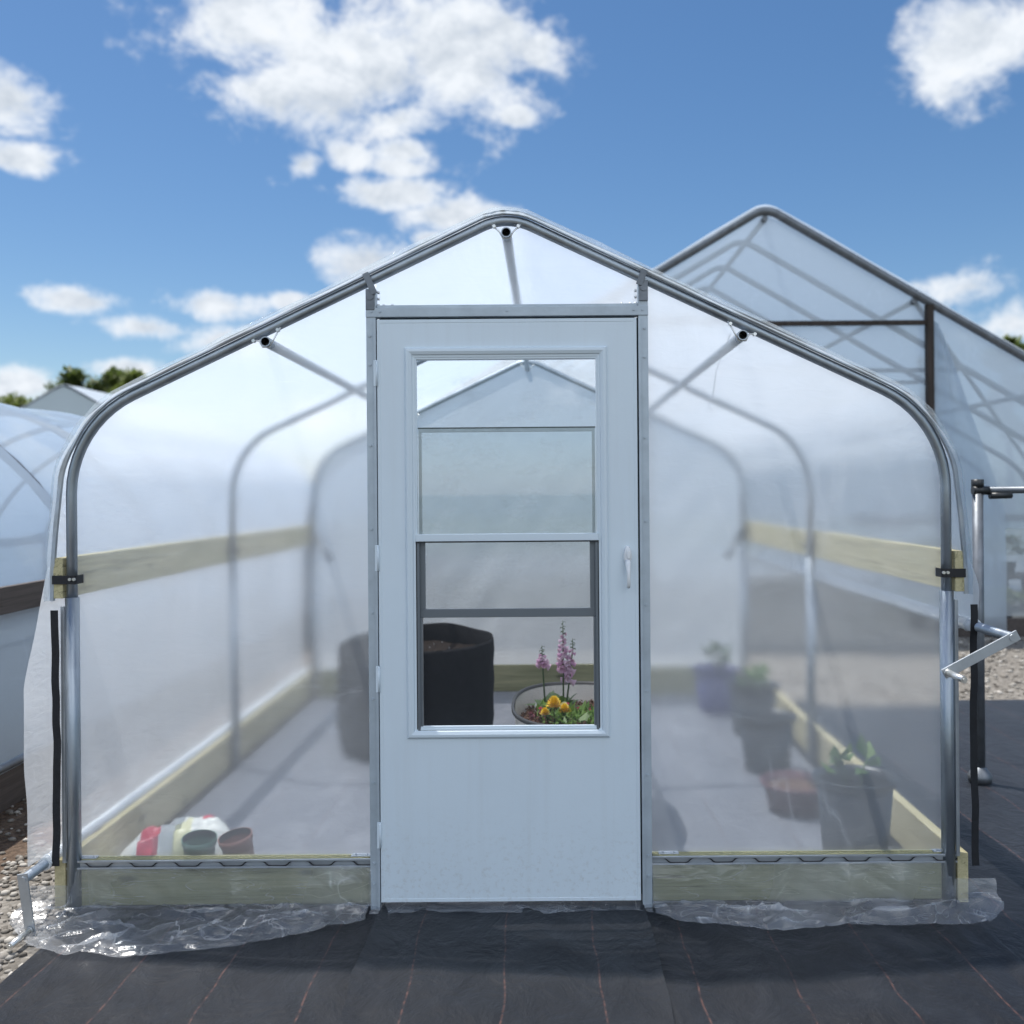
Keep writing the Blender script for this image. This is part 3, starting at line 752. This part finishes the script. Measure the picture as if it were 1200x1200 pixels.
# oval cream tub with flowers
tx, ty = .285, .945
t = thing('oval_tub', (tx, ty, .006), 'oval cream tub with a dark rim planted with flowers, seen through the door screen', 'planter')
def sup(a): 
    e = 2.6; return (abs(cos(a)) ** e + abs(sin(a)) ** e) ** (-1 / e)
TW, TD, TH = .30, .465, .50
wt = lambda a, j, r, z: (sup(a), 0)
MB().lathe([(.001, .004), (.80, .004), (.86, .06), (.97, TH - .02), (.985, TH - .008)], 64, fx=TW, fy=TD, wob=wt).lathe([(.955, TH - .008), (.945, TH - .05), (.915, TH - .14)], 64, fx=TW, fy=TD, wob=wt).build('tub_wall', 'tub', t)
MB().lathe([(.98, TH - .010), (1.008, TH - .010), (1.012, TH), (1.0, TH + .005), (.972, TH + .004), (.962, TH - .008)], 64, fx=TW, fy=TD, wob=wt).build('rim', 'tubrim', t)
MB().lathe([(.935, TH - .095), (.6, TH - .088), (.3, TH - .082), (.002, TH - .085)], 64, fx=TW, fy=TD, wob=lambda a, j, r, z: (sup(a), .012 * nz(cos(a) * r * 9, sin(a) * r * 9, j))).build('soil', 'barksoil', t)
mb = MB()
for k in range(900):
    a = random.uniform(0, 6.28); r = .9 * sqrt(random.random()); p = Vector((r * TW * cos(a) * sup(a), r * TD * sin(a) * sup(a), TH - .079)); s = random.uniform(.003, .008)
    mb.box(-s, s, -s * .6, s * .6, -s * .35, s * .35, M4=Matrix.Translation(p) @ Matrix.Rotation(random.uniform(0, 3), 4, Vector((random.random(), random.random(), 1))))
o = mb.build('bark_chips', 'barksoil', t); o['kind'] = 'stuff'
SZ = TH - .078
def foxglove(x, y, lab, spikes, leaves=16):
    t = thing('foxglove', (x, y, SZ), lab, 'flower', 'foxgloves in the tub')
    st, fl, bud = MB(), MB(), MB()
    for (dx, dy, h, f0, nfl) in spikes:
        top = (dx, dy, h); st.tube([(dx * .2, dy * .2, 0), (dx * .6, dy * .6, h * .4), (dx, dy, h * .85), top], [.0045, .004, .0028, .0012], 7)
        for k in range(nfl):
            q = k / max(1, nfl - 1); z = f0 + (h * .86 - f0) * q; a = k * 2.4 + random.uniform(-.5, .5); s = .036 * (1 - .55 * q)
            d = Vector((cos(a), sin(a), -.55 + .3 * q)).normalized(); base = Vector((dx * min(1, z / h * 1.1), dy * min(1, z / h * 1.1), z))
            u = d.orthogonal().normalized(); w = d.cross(u); n_ = 8; vs = []
            for tt, rr in ((0, .12), (.35, .27), (.75, .33), (1., .47)):
                for j in range(n_): vs.append(base + d * s * tt + (u * cos(2 * pi * j / n_) + w * sin(2 * pi * j / n_)) * s * rr * (1 + (.12 if tt == 1 and j % 2 else 0)))
            fl.add(vs, [[i * n_ + j, i * n_ + (j + 1) % n_, (i + 1) * n_ + (j + 1) % n_, (i + 1) * n_ + j] for i in range(3) for j in range(n_)])
        for k in range(9):
            z = h * (.86 + .14 * k / 9); a = k * 2.4; r = .006 * (1 - k / 12)
            bud.tube([(dx, dy, z), (dx + cos(a) * .010, dy + sin(a) * .010, z + .002), (dx + cos(a) * .014, dy + sin(a) * .014, z - .003)], [.0012, r * .6, r * .25], 6)
    lf = MB()
    for k in range(leaves):
        a = k * 2.4; L = random.uniform(.09, .15); el = random.uniform(.5, 1.2); d = Vector((cos(a) * cos(el), sin(a) * cos(el), sin(el))); w = d.cross(Vector((0, 0, 1))).normalized()
        pts = [Vector((0, 0, .01)) + d * L * q + Vector((0, 0, -.05 * q * q * L / .15)) for q in (0, .25, .5, .75, 1)]
        wd = [.006, .020, .024, .016, .002]
        lf.strip([p - w * q for p, q in zip(pts, wd)], [p + w * q for p, q in zip(pts, wd)])
    st.add(bud.v, bud.f); st.build('stem', 'leaf_fox', t); fl.build('blossoms', 'petal_pink', t); lf.build('leaves', 'leaf_fox', t)
foxglove(.215, 1.13, 'tall mauve foxglove with two flower spikes at the back of the tub', [(.0, .0, .425, .20, 22), (.045, .01, .34, .15, 16)])
foxglove(.135, 1.16, 'short mauve foxglove with one small flower head left of the tall one', [(-.018, .0, .305, .22, 10)], 6)
def bloom(mb, c, r, layers, npet, mi=0):
    for j in range(layers):
        q = 1 - j / layers; el = .15 + 1.1 * (j / layers)
        for k in range(npet):
            a = 2 * pi * (k + .5 * (j % 2)) / npet + random.uniform(-.1, .1); d = Vector((cos(a) * cos(el), sin(a) * cos(el), sin(el))); w = Vector((-sin(a), cos(a), 0)); b = Vector(c) + Vector((0, 0, j * r * .12)); L = r * (.55 + .45 * q)
            mb.add([b, b + d * L * .6 + w * L * .26, b + d * L + Vector((0, 0, L * .04)), b + d * L * .6 - w * L * .26], [[0, 1, 2, 3]], True, mi)
def bedding(x, y, lab, petal, heads, nleaf=60, spread=.08, h=.07, lf='leaf_zinnia', name='bedding_flower', cat='flower', leafsize=.055):
    t = thing(name, (x, y, SZ), lab, cat, 'low bedding flowers in the tub')
    st, bl, le = MB(), MB(), MB()
    for (dx, dy, z, r) in heads:
        st.tube([(dx * .3, dy * .3, 0), (dx * .8, dy * .8, z * .6), (dx, dy, z)], [.003, .0025, .002], 6); bloom(bl, (dx, dy, z), r, 6 if r > .015 else 3, 14 if r > .015 else 8)
    pts = []
    for k in range(nleaf):
        a = random.uniform(0, 6.28); r = spread * sqrt(random.random()); pts.append((r * cos(a), r * sin(a), random.uniform(.01, h)))
    leafquads(le, pts, leafsize, .35, .42)
    if st.v: st.build('stem', 'leaf_fox', t)
    if bl.v: bl.build('blossoms', petal, t)
    le.build('leaves', lf, t)
bedding(.17, .85, 'bright yellow marigold with a full flower head in the tub', 'petal_yellow', [(0, 0, .085, .042), (.045, -.03, .07, .032), (-.04, -.03, .06, .026)], 26, .06, .04)
bedding(.215, .93, 'cream marigold just behind the yellow one', 'petal_cream', [(0, 0, .06, .026), (.02, .02, .05, .018)], 24, .06, .04)
bedding(.30, .80, 'leafy bright green plant with small crimson flowers in the tub front', 'petal_red', [(.07, .05, .06, .012), (-.02, .09, .07, .011), (.03, .1, .055, .012)], 110, .105, .065)
bedding(.15, 1.02, 'scattered small crimson flowers around the foxglove foot', 'petal_red', [(-.04, -.05, .05, .013), (.03, .0, .08, .013), (.08, -.05, .07, .012), (.0, .06, .06, .011), (-.02, -.09, .03, .013)], 30, .09, .05)
bedding(.085, .86, 'small maroon-leaved plant at the left of the tub', 'petal_red', [], 34, .035, .07, 'dark_leaf', 'maroon_plant', 'plant', .035)
# plant label stick
t = MB(); t.box(-.004, .004, -.0006, .0006, 0, .075, .0004); o = t.build('plant_marker', 'handle'); o.location = (.085, 1.0, SZ - .005); o.rotation_euler = (0, .05, .2)
tag(o, 'thin white plant marker stuck in the tub soil', 'plant marker')
# hanging twine with a small ball of string
m = MB(); m.tube([(.80, -.0 + .05, 2.0), (.79, .3, 1.9), (.785, .35, 1.80)], .0014, 5); m.tube([(.785 + .016 * sin(k * .7), .35, 1.775 + .024 * cos(k * .7)) for k in range(10)], .0012, 5)
o = m.build('hanging_twine', 'handle', origin=(.785, .35, 1.755)); tag(o, 'thin white twine with a loop hanging from the right roof pipe', 'twine')

# ------------------------------------------------------------------ ground
def bigground():
    m = MB(); rings = [0, 1, 2, 4, 8, 16, 32, 64, 130, 300, 900]; n = 48
    vs = [(0, 0, -.02)]; fs = []
    for r in rings[1:]:
        for k in range(n):
            a = 2 * pi * k / n; vs.append((r * cos(a), r * sin(a), -.02))
    for k in range(n): fs.append([0, 1 + k, 1 + (k + 1) % n])
    for j in range(len(rings) - 2):
        for k in range(n): fs.append([1 + j * n + k, 1 + (j + 1) * n + k, 1 + (j + 1) * n + (k + 1) % n, 1 + j * n + (k + 1) % n])
    m.add(vs, fs); o = m.build('ground', 'ground'); o['kind'] = 'structure'
bigground()
def fabric(name, x0, x1, y0, y1, z, dens, amp, ex0=0, ex1=0, fray=.0):
    nx, ny = max(2, int((x1 - x0) * dens)), max(2, int((y1 - y0) * dens))
    def fn(u, v):
        x = x0 + (x1 - x0) * u; y = y0 + (y1 - y0) * v
        if u == 0: x += ex0 * (nz(y * 1.3, x0) + .3 * nz(y * 5, x0))
        if u == 1: x += ex1 * (nz(y * 1.1, x1 + 3) + .3 * nz(y * 5, x1))
        h = max(0, nz(x * 5, y * 1.6, z * 50)) * .8 + max(0, nz(x * 11 + y * 4, y * 5, 3)) * .5 + .15 * abs(nz(x * 22, y * 14, 3))
        near = 1. if y < .0 else max(.15, 1 - y * 1.2)
        e = min(1, 8 * min(u, 1 - u) + .25)
        h2 = h * amp * near * e
        # a slack fold lifts the overlapping edge
        if u > .965 and ex1: h2 += .009 + .006 * nz(y * 3, 2)
        if u < .035 and ex0: h2 += .009 + .006 * nz(y * 3, 5)
        return (x, y, z + h2)
    o = MB().grid(fn, nx, ny).build(name, 'fabric' if name == 'ground_fabric' else 'sunwashed'); o['kind'] = 'structure'; return o
fabric('ground_fabric', -1.50, -.385, -3.9, 3.9, -.012, 30, .020, .05, .0)
fabric('ground_fabric', -.42, .475, -3.9, 3.9, .004, 30, .018, .045, .035)
fabric('ground_fabric', .40, 1.60, -3.9, 3.9, -.011, 30, .020, .0, .03)
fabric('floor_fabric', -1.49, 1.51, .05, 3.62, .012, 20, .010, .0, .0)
fabric('ground_fabric', 1.575, 7.2, -3.9, 3.35, -.016, 8, .012, .0, .05)
# pebbles
def pebbles():
    base = bmesh.new(); bmesh.ops.create_icosphere(base, subdivisions=1, radius=1); base.verts.index_update()
    bv = [v.co.copy() for v in base.verts]; bf = [[v.index for v in f.verts] for f in base.faces]; base.free()
    m = MB()
    def put(x, y, s):
        sx, sy, sz = s * random.uniform(.7, 1.4), s * random.uniform(.7, 1.4), s * random.uniform(.4, .8); a = random.uniform(0, 6.28)
        off = random.random() * 50
        vs = []
        for v in bv:
            k = 1 + .35 * nz(v.x * 1.5 + off, v.y * 1.5, v.z * 1.5)
            X, Y = v.x * sx * k, v.y * sy * k; vs.append((x + X * cos(a) - Y * sin(a), y + X * sin(a) + Y * cos(a), -.018 + sz * .3 + v.z * sz * k))
        m.add(vs, bf)
    for k in range(5200):
        y = -.85 + 3.4 * random.random() ** 1.4; x = random.uniform(-2.5, -1.44 - .03 * nz(y * 2, 1))
        if x > -1.55 and random.random() < .35: continue
        if x < -2.0 and random.random() < .8: continue
        put(x, y, random.uniform(.005, .017) * (1.25 if random.random() < .08 else 1))
    for k in range(1800): put(random.uniform(1.9, 6.), random.uniform(3.4, 6.2), random.uniform(.01, .025))
    for k in range(70): # strays on the fabric
        x = random.uniform(-1.45, 1.7) if k > 25 else random.uniform(-1.48, -1.2); put(x, random.uniform(-.8, -.1), random.uniform(.0015, .0045))
    o = m.build('loose_gravel', 'pebble'); o['kind'] = 'stuff'
pebbles()

# ------------------------------------------------------------------ neighbour tunnel on the left
cx, cz, TR = -4.16, .30, 1.84
T = thing('poly_tunnel', (cx, 0, 0), 'round white film tunnel with a brown side board at the left edge', 'greenhouse')
TY0, TY1 = -1.6, 9.2
am = math.acos((.98 - cz) / TR)          # angle of the hip from the vertical
def ang2(a, r=TR): return (r * sin(a), cz + r * cos(a))
for y in [TY0 + .1 + 1.22 * k for k in range(9)]:
    pts = [(-ang2(am)[0], y, 0)] + [(ang2(a)[0], y, ang2(a)[1]) for a in [(-am + 2 * am * i / 28) for i in range(29)]] + [(ang2(am)[0], y, 0)]
    MB().tube(pts, .027, 10).build('hoop', 'galv_dark', T)
def tf(u, v):
    a = -am + 2 * am * u; y = TY0 + (TY1 - TY0) * v; k = 1.22; ph = ((y - TY0 - .1) / k) % 1
    d = .026 - .028 * sin(pi * ph) ** 2 * (1 if True else 0) + .006 * nz(a * 6, y * 2, 3)
    x, z = ang2(a, TR + d); return (x, y, z)
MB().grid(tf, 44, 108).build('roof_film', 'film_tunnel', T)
hx_ = ang2(am)[0]
for s in (-1, 1):
    a, b = s * (hx_ + .02), s * (hx_ + .058)
    MB().box(min(a, b), max(a, b), TY0, TY1, .885, 1.02, .003).build('hip_board', 'brownboard', T)
    MB().box(min(a, b), max(a, b), TY0, TY1, -.02, .17, .003).build('baseboard', 'brownboard', T)
    def cf(u, v, s=s):
        y = TY0 + (TY1 - TY0) * u; z = .895 + (.16 - .895) * v
        return (s * (hx_ + .062 + .012 * nz(y * 2, z * 2, 3)), y, z)
    MB().grid(cf, 80, 10).build('side_curtain', 'film_house', T)
    MB().tube([(s * (hx_ + .07), TY0 - .1, .19), (s * (hx_ + .07), TY1, .19)], .02, 10).build('roll_pipe', 'galv_dark', T)
def ef(u, v):
    a = -am + 2 * am * u; x, z = ang2(a, TR - .01); return (x, TY1 - .05, z * v)
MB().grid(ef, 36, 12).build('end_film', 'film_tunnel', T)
MB().tube([(0, TY0, cz + TR - .03), (0, TY1, cz + TR - .03)], .018, 8).build('purlin', 'galv_dark', T)

t = thing('raised_bed', (-3.25, 2.6, 0), 'long dark timber bed of soil inside the tunnel at the left', 'garden bed')
MB().box(-.42, -.38, -3.5, 4.5, -.02, .42, .004).build('side_board', 'brownboard', t)
MB().box(.38, .42, -3.5, 4.5, -.02, .42, .004).build('side_board', 'brownboard', t)
MB().grid(lambda u, v: (-.379 + .758 * u, -3.49 + 7.98 * v, .37 + .03 * nz(u * 4, v * 30)), 10, 80).build('soil', 'soil', t)

# ------------------------------------------------------------------ big gabled greenhouses behind
def house(name, loc, w, zc, za, length, nh, label, fm, gable='part', rz=0, rb=.9, detail=True, frame='galv_dark'):
    t = thing(name, loc, label, 'greenhouse', rz=rz)
    p = gable_profile(w, zc, za, rb, .25, 0, 8)
    pr = resample(p, .6)
    for k in range(nh):
        y = length * k / (nh - 1)
        MB().tube([(x, y, z) for x, z in pr], .045 if k == 0 else .036, 8).build('hoop', frame, t)
    def at(x):
        for a, b in zip(p, p[1:]):
            if a[0] <= x <= b[0] and b[0] > a[0]: return a[1] + (b[1] - a[1]) * (x - a[0]) / (b[0] - a[0])
        return zc
    for fx in ((0, -.33, .33, -.66, .66) if detail else (0,)):
        z = at(w * fx) - .07; MB().tube([(w * fx, 0, z), (w * fx, length, z)], .03, 8).build('purlin', frame, t)
    if detail:
        for k in range(1, nh):
            y = length * k / (nh - 1); zt = zc + (za - zc) * .44
            MB().tube([(-w * .54, y, zt), (w * .54, y, zt)], .026, 8).build('truss_bar', frame, t)
        for s in (-1, 1):
            MB().tube([(s * w * .33, .05, at(w * .33) - .05), (s * (w - .02), length * .5, 1.7)], .026, 8).build('wind_brace', frame, t)
    pr2 = resample([(x * (1 + .05 / w), z + .05 * (z / za)) for x, z in p], .5); n = len(pr2) - 1
    def rf(u, v):
        i = u * n; k = min(n - 1, int(i)); q = i - k; x = pr2[k][0] + (pr2[k + 1][0] - pr2[k][0]) * q; z = pr2[k][1] + (pr2[k + 1][1] - pr2[k][1]) * q
        y = -.05 + (length + .1) * v
        return (x, y, z + .02 * nz(x, y * 1.5, 2) + (.03 * nz(x * 3, 2) if v == 0 else 0))
    MB().grid(rf, n, 40).build('roof_film', fm, t)
    def gf(y, x0, x1, z0, zfn=None, nm='end_film', nx=30):
        def fn(u, v):
            x = x0 + (x1 - x0) * u; zt = at(x) - .02; zz = z0 if zfn is None else zfn(x); return (x, y + .03 * nz(x, v * 3, y), zz + (zt - zz) * v)
        MB().grid(fn, nx, 12).build(nm, fm, t)
    gf(length - .05, -w + .02, w - .02, .0)
    return t, at, gf, p
H, at, gf, p = house('hoop_house', (2.34, 6.3, 0), 4.5, 1.62, 4.27, 7.3, 7, 'tall gabled hoop house with grey film behind the small greenhouse on the right', 'film_house')
gf(.06, -4.4, 1.625, 1.2); gf(.06, 1.66, 4.4, 1.05)                                   # end film left of the brown post
def flap(u, v):                                            # loose torn flap right of the post
    z = 3.15 - 3.0 * v; wd = .04 + .62 * min(1, v * 1.7); return (1.66 + wd * u, -.02 + .05 * nz(u * 3, v * 4) - .1 * u, z - .15 * u)
MB().grid(lambda u, v: (1.66 + 2.74 * u, .07 + .02 * nz(u * 9, v * 3, 2), .17 + .875 * v), 30, 10).build('lower_film', 'film_low', H)
MB().grid(flap, 8, 24).build('film_flap', 'film_house', H)
MB().box(1.585, 1.655, -.05, .03, 0, at(1.62) - .03, .006).build('gable_post', 'woodz', H)
MB().box(-1.3, -1.2, -.06, .04, 0, at(-1.25) - .03, .006).build('gable_post', 'woodz', H)
MB().box(-1.199, 1.584, -.04, .02, 3.085, 3.13, .004).build('gable_header', 'woodz', H)
MB().tube([(-2.1, 1.2, 2.75), (1.5, 1.2, 2.75)], .02, 8).build('tie_bar', 'galv_dark', H)
MB().box(1.68, 4.45, -.03, .03, -.02, .16, .004).build('baseboard', 'brownboard', H)
MB().box(1.68, 4.45, 3.0, 3.06, 1.02, 1.12, .004).build('cross_rail', 'brownboard', H)
Fh, at2, gf2, p2 = house('gabled_greenhouse', (-13.9, 25., 0), 4.4, 2.2, 4.72, 12, 4, 'distant grey gabled greenhouse beyond the tunnel at the left', 'film_far', rb=.7, detail=False)
gf2(-.05, -4.35, 4.35, 0.)
MB().tube([(-4.2, -.12, 2.2), (2.2, -.12, 3.3)], .06, 8).build('gable_brace', 'galv_dark', Fh)
MB().box(-2.5, 4.3, -.16, -.09, 2.2, 2.34, .01).build('gable_header', 'brownboard', Fh)

# pipe stand right of the greenhouse
t = thing('pipe_stand', (2.285, 1.44, -.008), 'upright steel pipe on a round foot with a rail, right of the greenhouse', 'pipe stand')
MB().tube([(0, 0, 0), (0, 0, 1.46)], .026, 14).build('upright_pipe', 'galv_dark', t)
MB().lathe([(.001, 0), (.055, 0), (.058, .03), (.045, .05), (.03, .07), (.024, .075)], 24).build('foot', 'galv_dark', t)
MB().tube([(-.0, 0, 1.46), (0, 0, 1.50)], .03, 12).tube([(-.03, -.01, 1.445), (.05, -.01, 1.445)], .022, 10).build('fitting', 'blackplastic', t)
MB().tube([(.0, -.01, 1.445), (2.6, .15, 1.45)], .017, 10).build('rail', 'galv_dark', t)
MB().tube([(.05, -.02, 1.418), (.16, -.015, 1.42)], .016, 10).build('clip', 'blackplastic', t)

# benches with rows of plants inside the hoop house
def plant_tray(x, y, z, lab, grp, w, h, n, leaf):
    t = thing('potted_shrub', (x, y, z), lab, 'plant', grp)
    MB().lathe([(.001, 0), (.07, 0), (.09, .13), (.097, .13), (.097, .15), (.085, .15), (.08, .12), (.001, .12)], 18).build('pot', 'potblack', t)
    mb = MB(); pts = []
    for k in range(n):
        a = random.uniform(0, 6.28); b = random.uniform(-.2, 1.2); r = w * random.uniform(.4, 1) ** .5
        pts.append((r * cos(a) * cos(b), r * sin(a) * cos(b), .15 + h * (.35 + .6 * sin(b) * random.uniform(.5, 1))))
    leafquads(mb, pts, .075, .2, .6); mb.build('foliage', leaf, t)
t = thing('plant_bench', (5.9, 8.6, 0), 'long low bench of brown slats inside the hoop house', 'bench')
MB().box(-1.5, 1.5, -.3, .3, .36, .40, .005).build('bench_top', 'brownboard', t)
for sx in (-1.4, 0, 1.4):
    for sy in (-.25, .25): MB().box(sx - .03, sx + .03, sy - .03, sy + .03, -.02, .36, .003).build('leg', 'woodz', t)
for k in range(7): plant_tray(4.65 + .38 * k, 8.45 + .1 * (k % 2), .402, 'grey-green bushy plant in a black pot on the bench in the hoop house', 'plants on the hoop house bench', .19, .36, 170, 'leaf_tree_dark')
for k in range(8): plant_tray(4.05 + .36 * k, 7.25 + .08 * (k % 3), -.012, 'low green plant in a black pot on the ground at the hoop house front', 'plants on the hoop house floor', .17, .24, 130, 'leaf_tree')

# ------------------------------------------------------------------ trees
def tree(x, y, h, cr, lab, leaf, seed, dens=5200, ls=.42):
    random.seed(seed); t = thing('broadleaf_tree', (x, y, -.02), lab, 'tree', 'trees on the horizon')
    b = MB(); top = h * .8
    b.tube([(0, 0, 0), (.1, .05, h * .25), (-.05, .1, h * .5), (.05, 0, top)], [.28, .22, .14, .04], 9)
    cl = []
    for k in range(16):
        a = k * 2.4; z = h * random.uniform(.42, .9); q = (z / h - .4) / .6; r = cr * random.uniform(.35, .95) * (1 - .55 * q)
        e = (r * cos(a), r * sin(a), z); b.tube([(0, 0, z * .72), (e[0] * .5, e[1] * .5, z * .9), e], [.09, .06, .02], 6); cl.append((Vector(e), cr * random.uniform(.28, .5)))
    cl.append((Vector((0, 0, h * .93)), cr * .35))
    mb = MB(); pts = []
    for k in range(dens):
        c, r = random.choice(cl); d = Vector((random.gauss(0, 1), random.gauss(0, 1), random.gauss(0, .8))).normalized(); pts.append(c + d * r * random.random() ** .4)
    leafquads(mb, pts, ls, .1, .7)
    b.build('trunk', 'bark', t); mb.build('crown', leaf, t)
tree(-28.2, 55, 9.2, 1.75, 'dark round tree behind the peak of the distant greenhouse', 'leaf_tree_dark', 1)
tree(-26.6, 57, 9.4, 1.8, 'dark tree second from the left of the three together', 'leaf_tree_dark', 2)
tree(-22.4, 50, 8.35, 1.6, 'sunny yellow-green tree next to the greenhouse roof edge', 'leaf_tree', 3)
tree(-32.3, 56, 7.6, 2.0, 'lowest tree at the left edge above the white tunnel', 'leaf_tree', 4)
tree(27.4, 54, 10.6, 1.5, 'treetop poking over the right slope of the hoop house', 'leaf_tree_dark', 5)
tree(23.9, 56, 11.4, 1.2, 'thin treetop just showing over the hoop house roof', 'leaf_tree_dark', 6, 2600)

# ------------------------------------------------------------------ sky
SUN_EL, SUN_AZ = 71., -54.        # azimuth clockwise from +Y
w = bpy.data.worlds.new('World'); S.world = w; w.use_nodes = True; nt = w.node_tree; nt.nodes.clear(); g = N(nt)
sky = nt.nodes.new('ShaderNodeTexSky'); sky.sky_type = 'NISHITA'; sky.sun_disc = False
sky.sun_elevation = R(SUN_EL); sky.sun_rotation = R(SUN_AZ % 360); sky.air_density = 1.0; sky.dust_density = .6; sky.ozone_density = 2.2; sky.altitude = 200
hs = nt.nodes.new('ShaderNodeHueSaturation'); hs.inputs['Saturation'].default_value = 1.22; hs.inputs['Value'].default_value = .585; g.l(sky.outputs[0], hs.inputs['Color'])
d = nt.nodes.new('ShaderNodeTexCoord').outputs['Generated']
sp = nt.nodes.new('ShaderNodeSeparateXYZ'); g.l(d, sp.inputs[0])
az = g.math('ARCTAN2', sp.outputs[0], sp.outputs[1]); el = g.math('ARCSINE', sp.outputs[2])
cb = nt.nodes.new('ShaderNodeCombineXYZ'); g.l(az, cb.inputs[0]); g.l(el, cb.inputs[1])
# (azimuth, elevation, half width, half height) in degrees
CL = [(-17.2,24.8,5.6,2.4),(-11.0,23.2,8.2,4.3),(-4.6,24.2,5.8,3.7),(-15.8,21.6,2.8,1.8),(-8.6,20.8,3.2,1.5),(-.4,24.4,1.5,1.3),
 (-11.3,18.9,1.6,.9),(-7.9,19.3,2.3,.95),(-13.8,18.3,1.2,.7),(-8.9,16.9,3.6,.95),(-5.4,15.8,3.4,1.0),(-10.3,13.2,2.9,1.6),(-6.6,14.5,1.2,.7),
 (-25.6,10.3,2.4,.75),(-22.4,9.1,2.7,.75),(-18.8,10.5,2.9,.9),(-18.0,8.4,3.0,1.0),(-23.2,6.9,2.,.6),(-14.6,10.9,1.2,.7),(-28.7,19.7,2.3,1.4),(-28.4,17.0,2.2,.75),
 (24.0,22.8,4.2,3.0),(23.6,10.8,2.4,1.3),(25.8,8.8,2.4,1.6),(-1.6,21.2,1.3,.7),(-8.6,18.4,2.,.6),(-29.,5.8,2.2,1.1),(-11.,4.5,5,1.3),(5.,5.,6.,1.6),(14,3.5,6,1.4),
 (150,30,34,14),(-150,26,34,13),(178,14,26,8),(175,50,40,12),(95,30,18,8),(-80,32,15,7),(60,48,14,8),(-30,55,14,8),(125,60,20,9)]
mn = None
for a, e, ra, re in CL:
    v = g.vm('MULTIPLY', g.vm('SUBTRACT', cb.outputs[0], (R(a), R(e), 0)), (1 / R(ra), 1 / R(re), 0))
    L = g.vm('LENGTH', v); mn = L if mn is None else g.math('MINIMUM', mn, L)
mask = g.math('SUBTRACT', 1., mn)
def field(off):
    v = g.vm('ADD', g.vm('MULTIPLY', d, (1, 1, 1.35)), off)
    a = g.noise(v, 13, 9, .6, .3); b = g.noise(v, 46, 6, .6, .4)
    return g.math('ADD', g.math('MULTIPLY', a, .77), g.math('MULTIPLY', b, .23))
n1 = field((0, 0, 0)); n2 = field((-.012, .006, .028))
den = g.math('ADD', g.math('MULTIPLY', g.math('MINIMUM', mask, .95), 1.6), g.math('MULTIPLY', g.math('SUBTRACT', n1, .485), 6.))
alpha = g.maprange(den, -.2, 1.3, 0, 1, True)
shade = g.math('ADD', .62, g.math('MULTIPLY', g.math('SUBTRACT', n1, n2), 2.0), clamp=True)
thick = g.maprange(den, .35, 1.3, 0, .35, True)
shade = g.math('SUBTRACT', shade, thick, clamp=True)
ccol = g.ramp(shade, [(0, (.56, .62, .70)), (.5, (.86, .90, .95)), (1, (1., 1., 1.))])
back = g.maprange(sp.outputs[1], .1, -.35, 1.0, 2.7, True)     # unseen clouds behind the camera, brightened to throw light on the door
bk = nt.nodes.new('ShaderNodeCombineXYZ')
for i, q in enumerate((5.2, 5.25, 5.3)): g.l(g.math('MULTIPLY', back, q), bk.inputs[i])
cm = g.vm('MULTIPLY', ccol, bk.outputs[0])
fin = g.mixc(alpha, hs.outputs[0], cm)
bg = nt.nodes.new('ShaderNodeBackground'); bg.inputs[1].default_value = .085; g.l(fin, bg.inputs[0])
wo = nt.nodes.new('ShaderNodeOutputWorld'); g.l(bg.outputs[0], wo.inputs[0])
ld = bpy.data.lights.new('sun', 'SUN'); ld.energy = 2.7; ld.angle = R(.5); ld.color = (1, .965, .91)
lo = bpy.data.objects.new('sun', ld); C.objects.link(lo)
ts = Vector((cos(R(SUN_EL)) * sin(R(SUN_AZ)), cos(R(SUN_EL)) * cos(R(SUN_AZ)), sin(R(SUN_EL))))
lo.rotation_euler = ts.to_track_quat('Z', 'Y').to_euler(); lo.location = ts * 20

# ------------------------------------------------------------------ camera
cd = bpy.data.cameras.new('camera'); co_ = bpy.data.objects.new('camera', cd); C.objects.link(co_); S.camera = co_
cd.sensor_width = 36; cd.sensor_fit = 'HORIZONTAL'; cd.lens = 1142 / 1200 * 36
cd.shift_x = -(641 - 600) / 1200; cd.shift_y = -(600 - 578) / 1200
cd.clip_start = .05; cd.clip_end = 3000
co_.matrix_world = Matrix.Translation((.146, -3.40, 1.44)) @ Matrix.Rotation(R(90), 4, 'X') @ Matrix.Rotation(R(-.45), 4, 'Z')
cd.dof.use_dof = True; cd.dof.focus_distance = 3.45; cd.dof.aperture_fstop = 2.1
S.view_settings.view_transform = 'Standard'; S.view_settings.look = 'None'; S.view_settings.gamma = 1; S.view_settings.exposure = 1.22
cy = S.cycles
cy.max_bounces = 14; cy.transparent_max_bounces = 24; cy.transmission_bounces = 10; cy.diffuse_bounces = 5; cy.glossy_bounces = 4
cy.sample_clamp_indirect = 6; cy.blur_glossy = 1.
cy.use_denoising = True
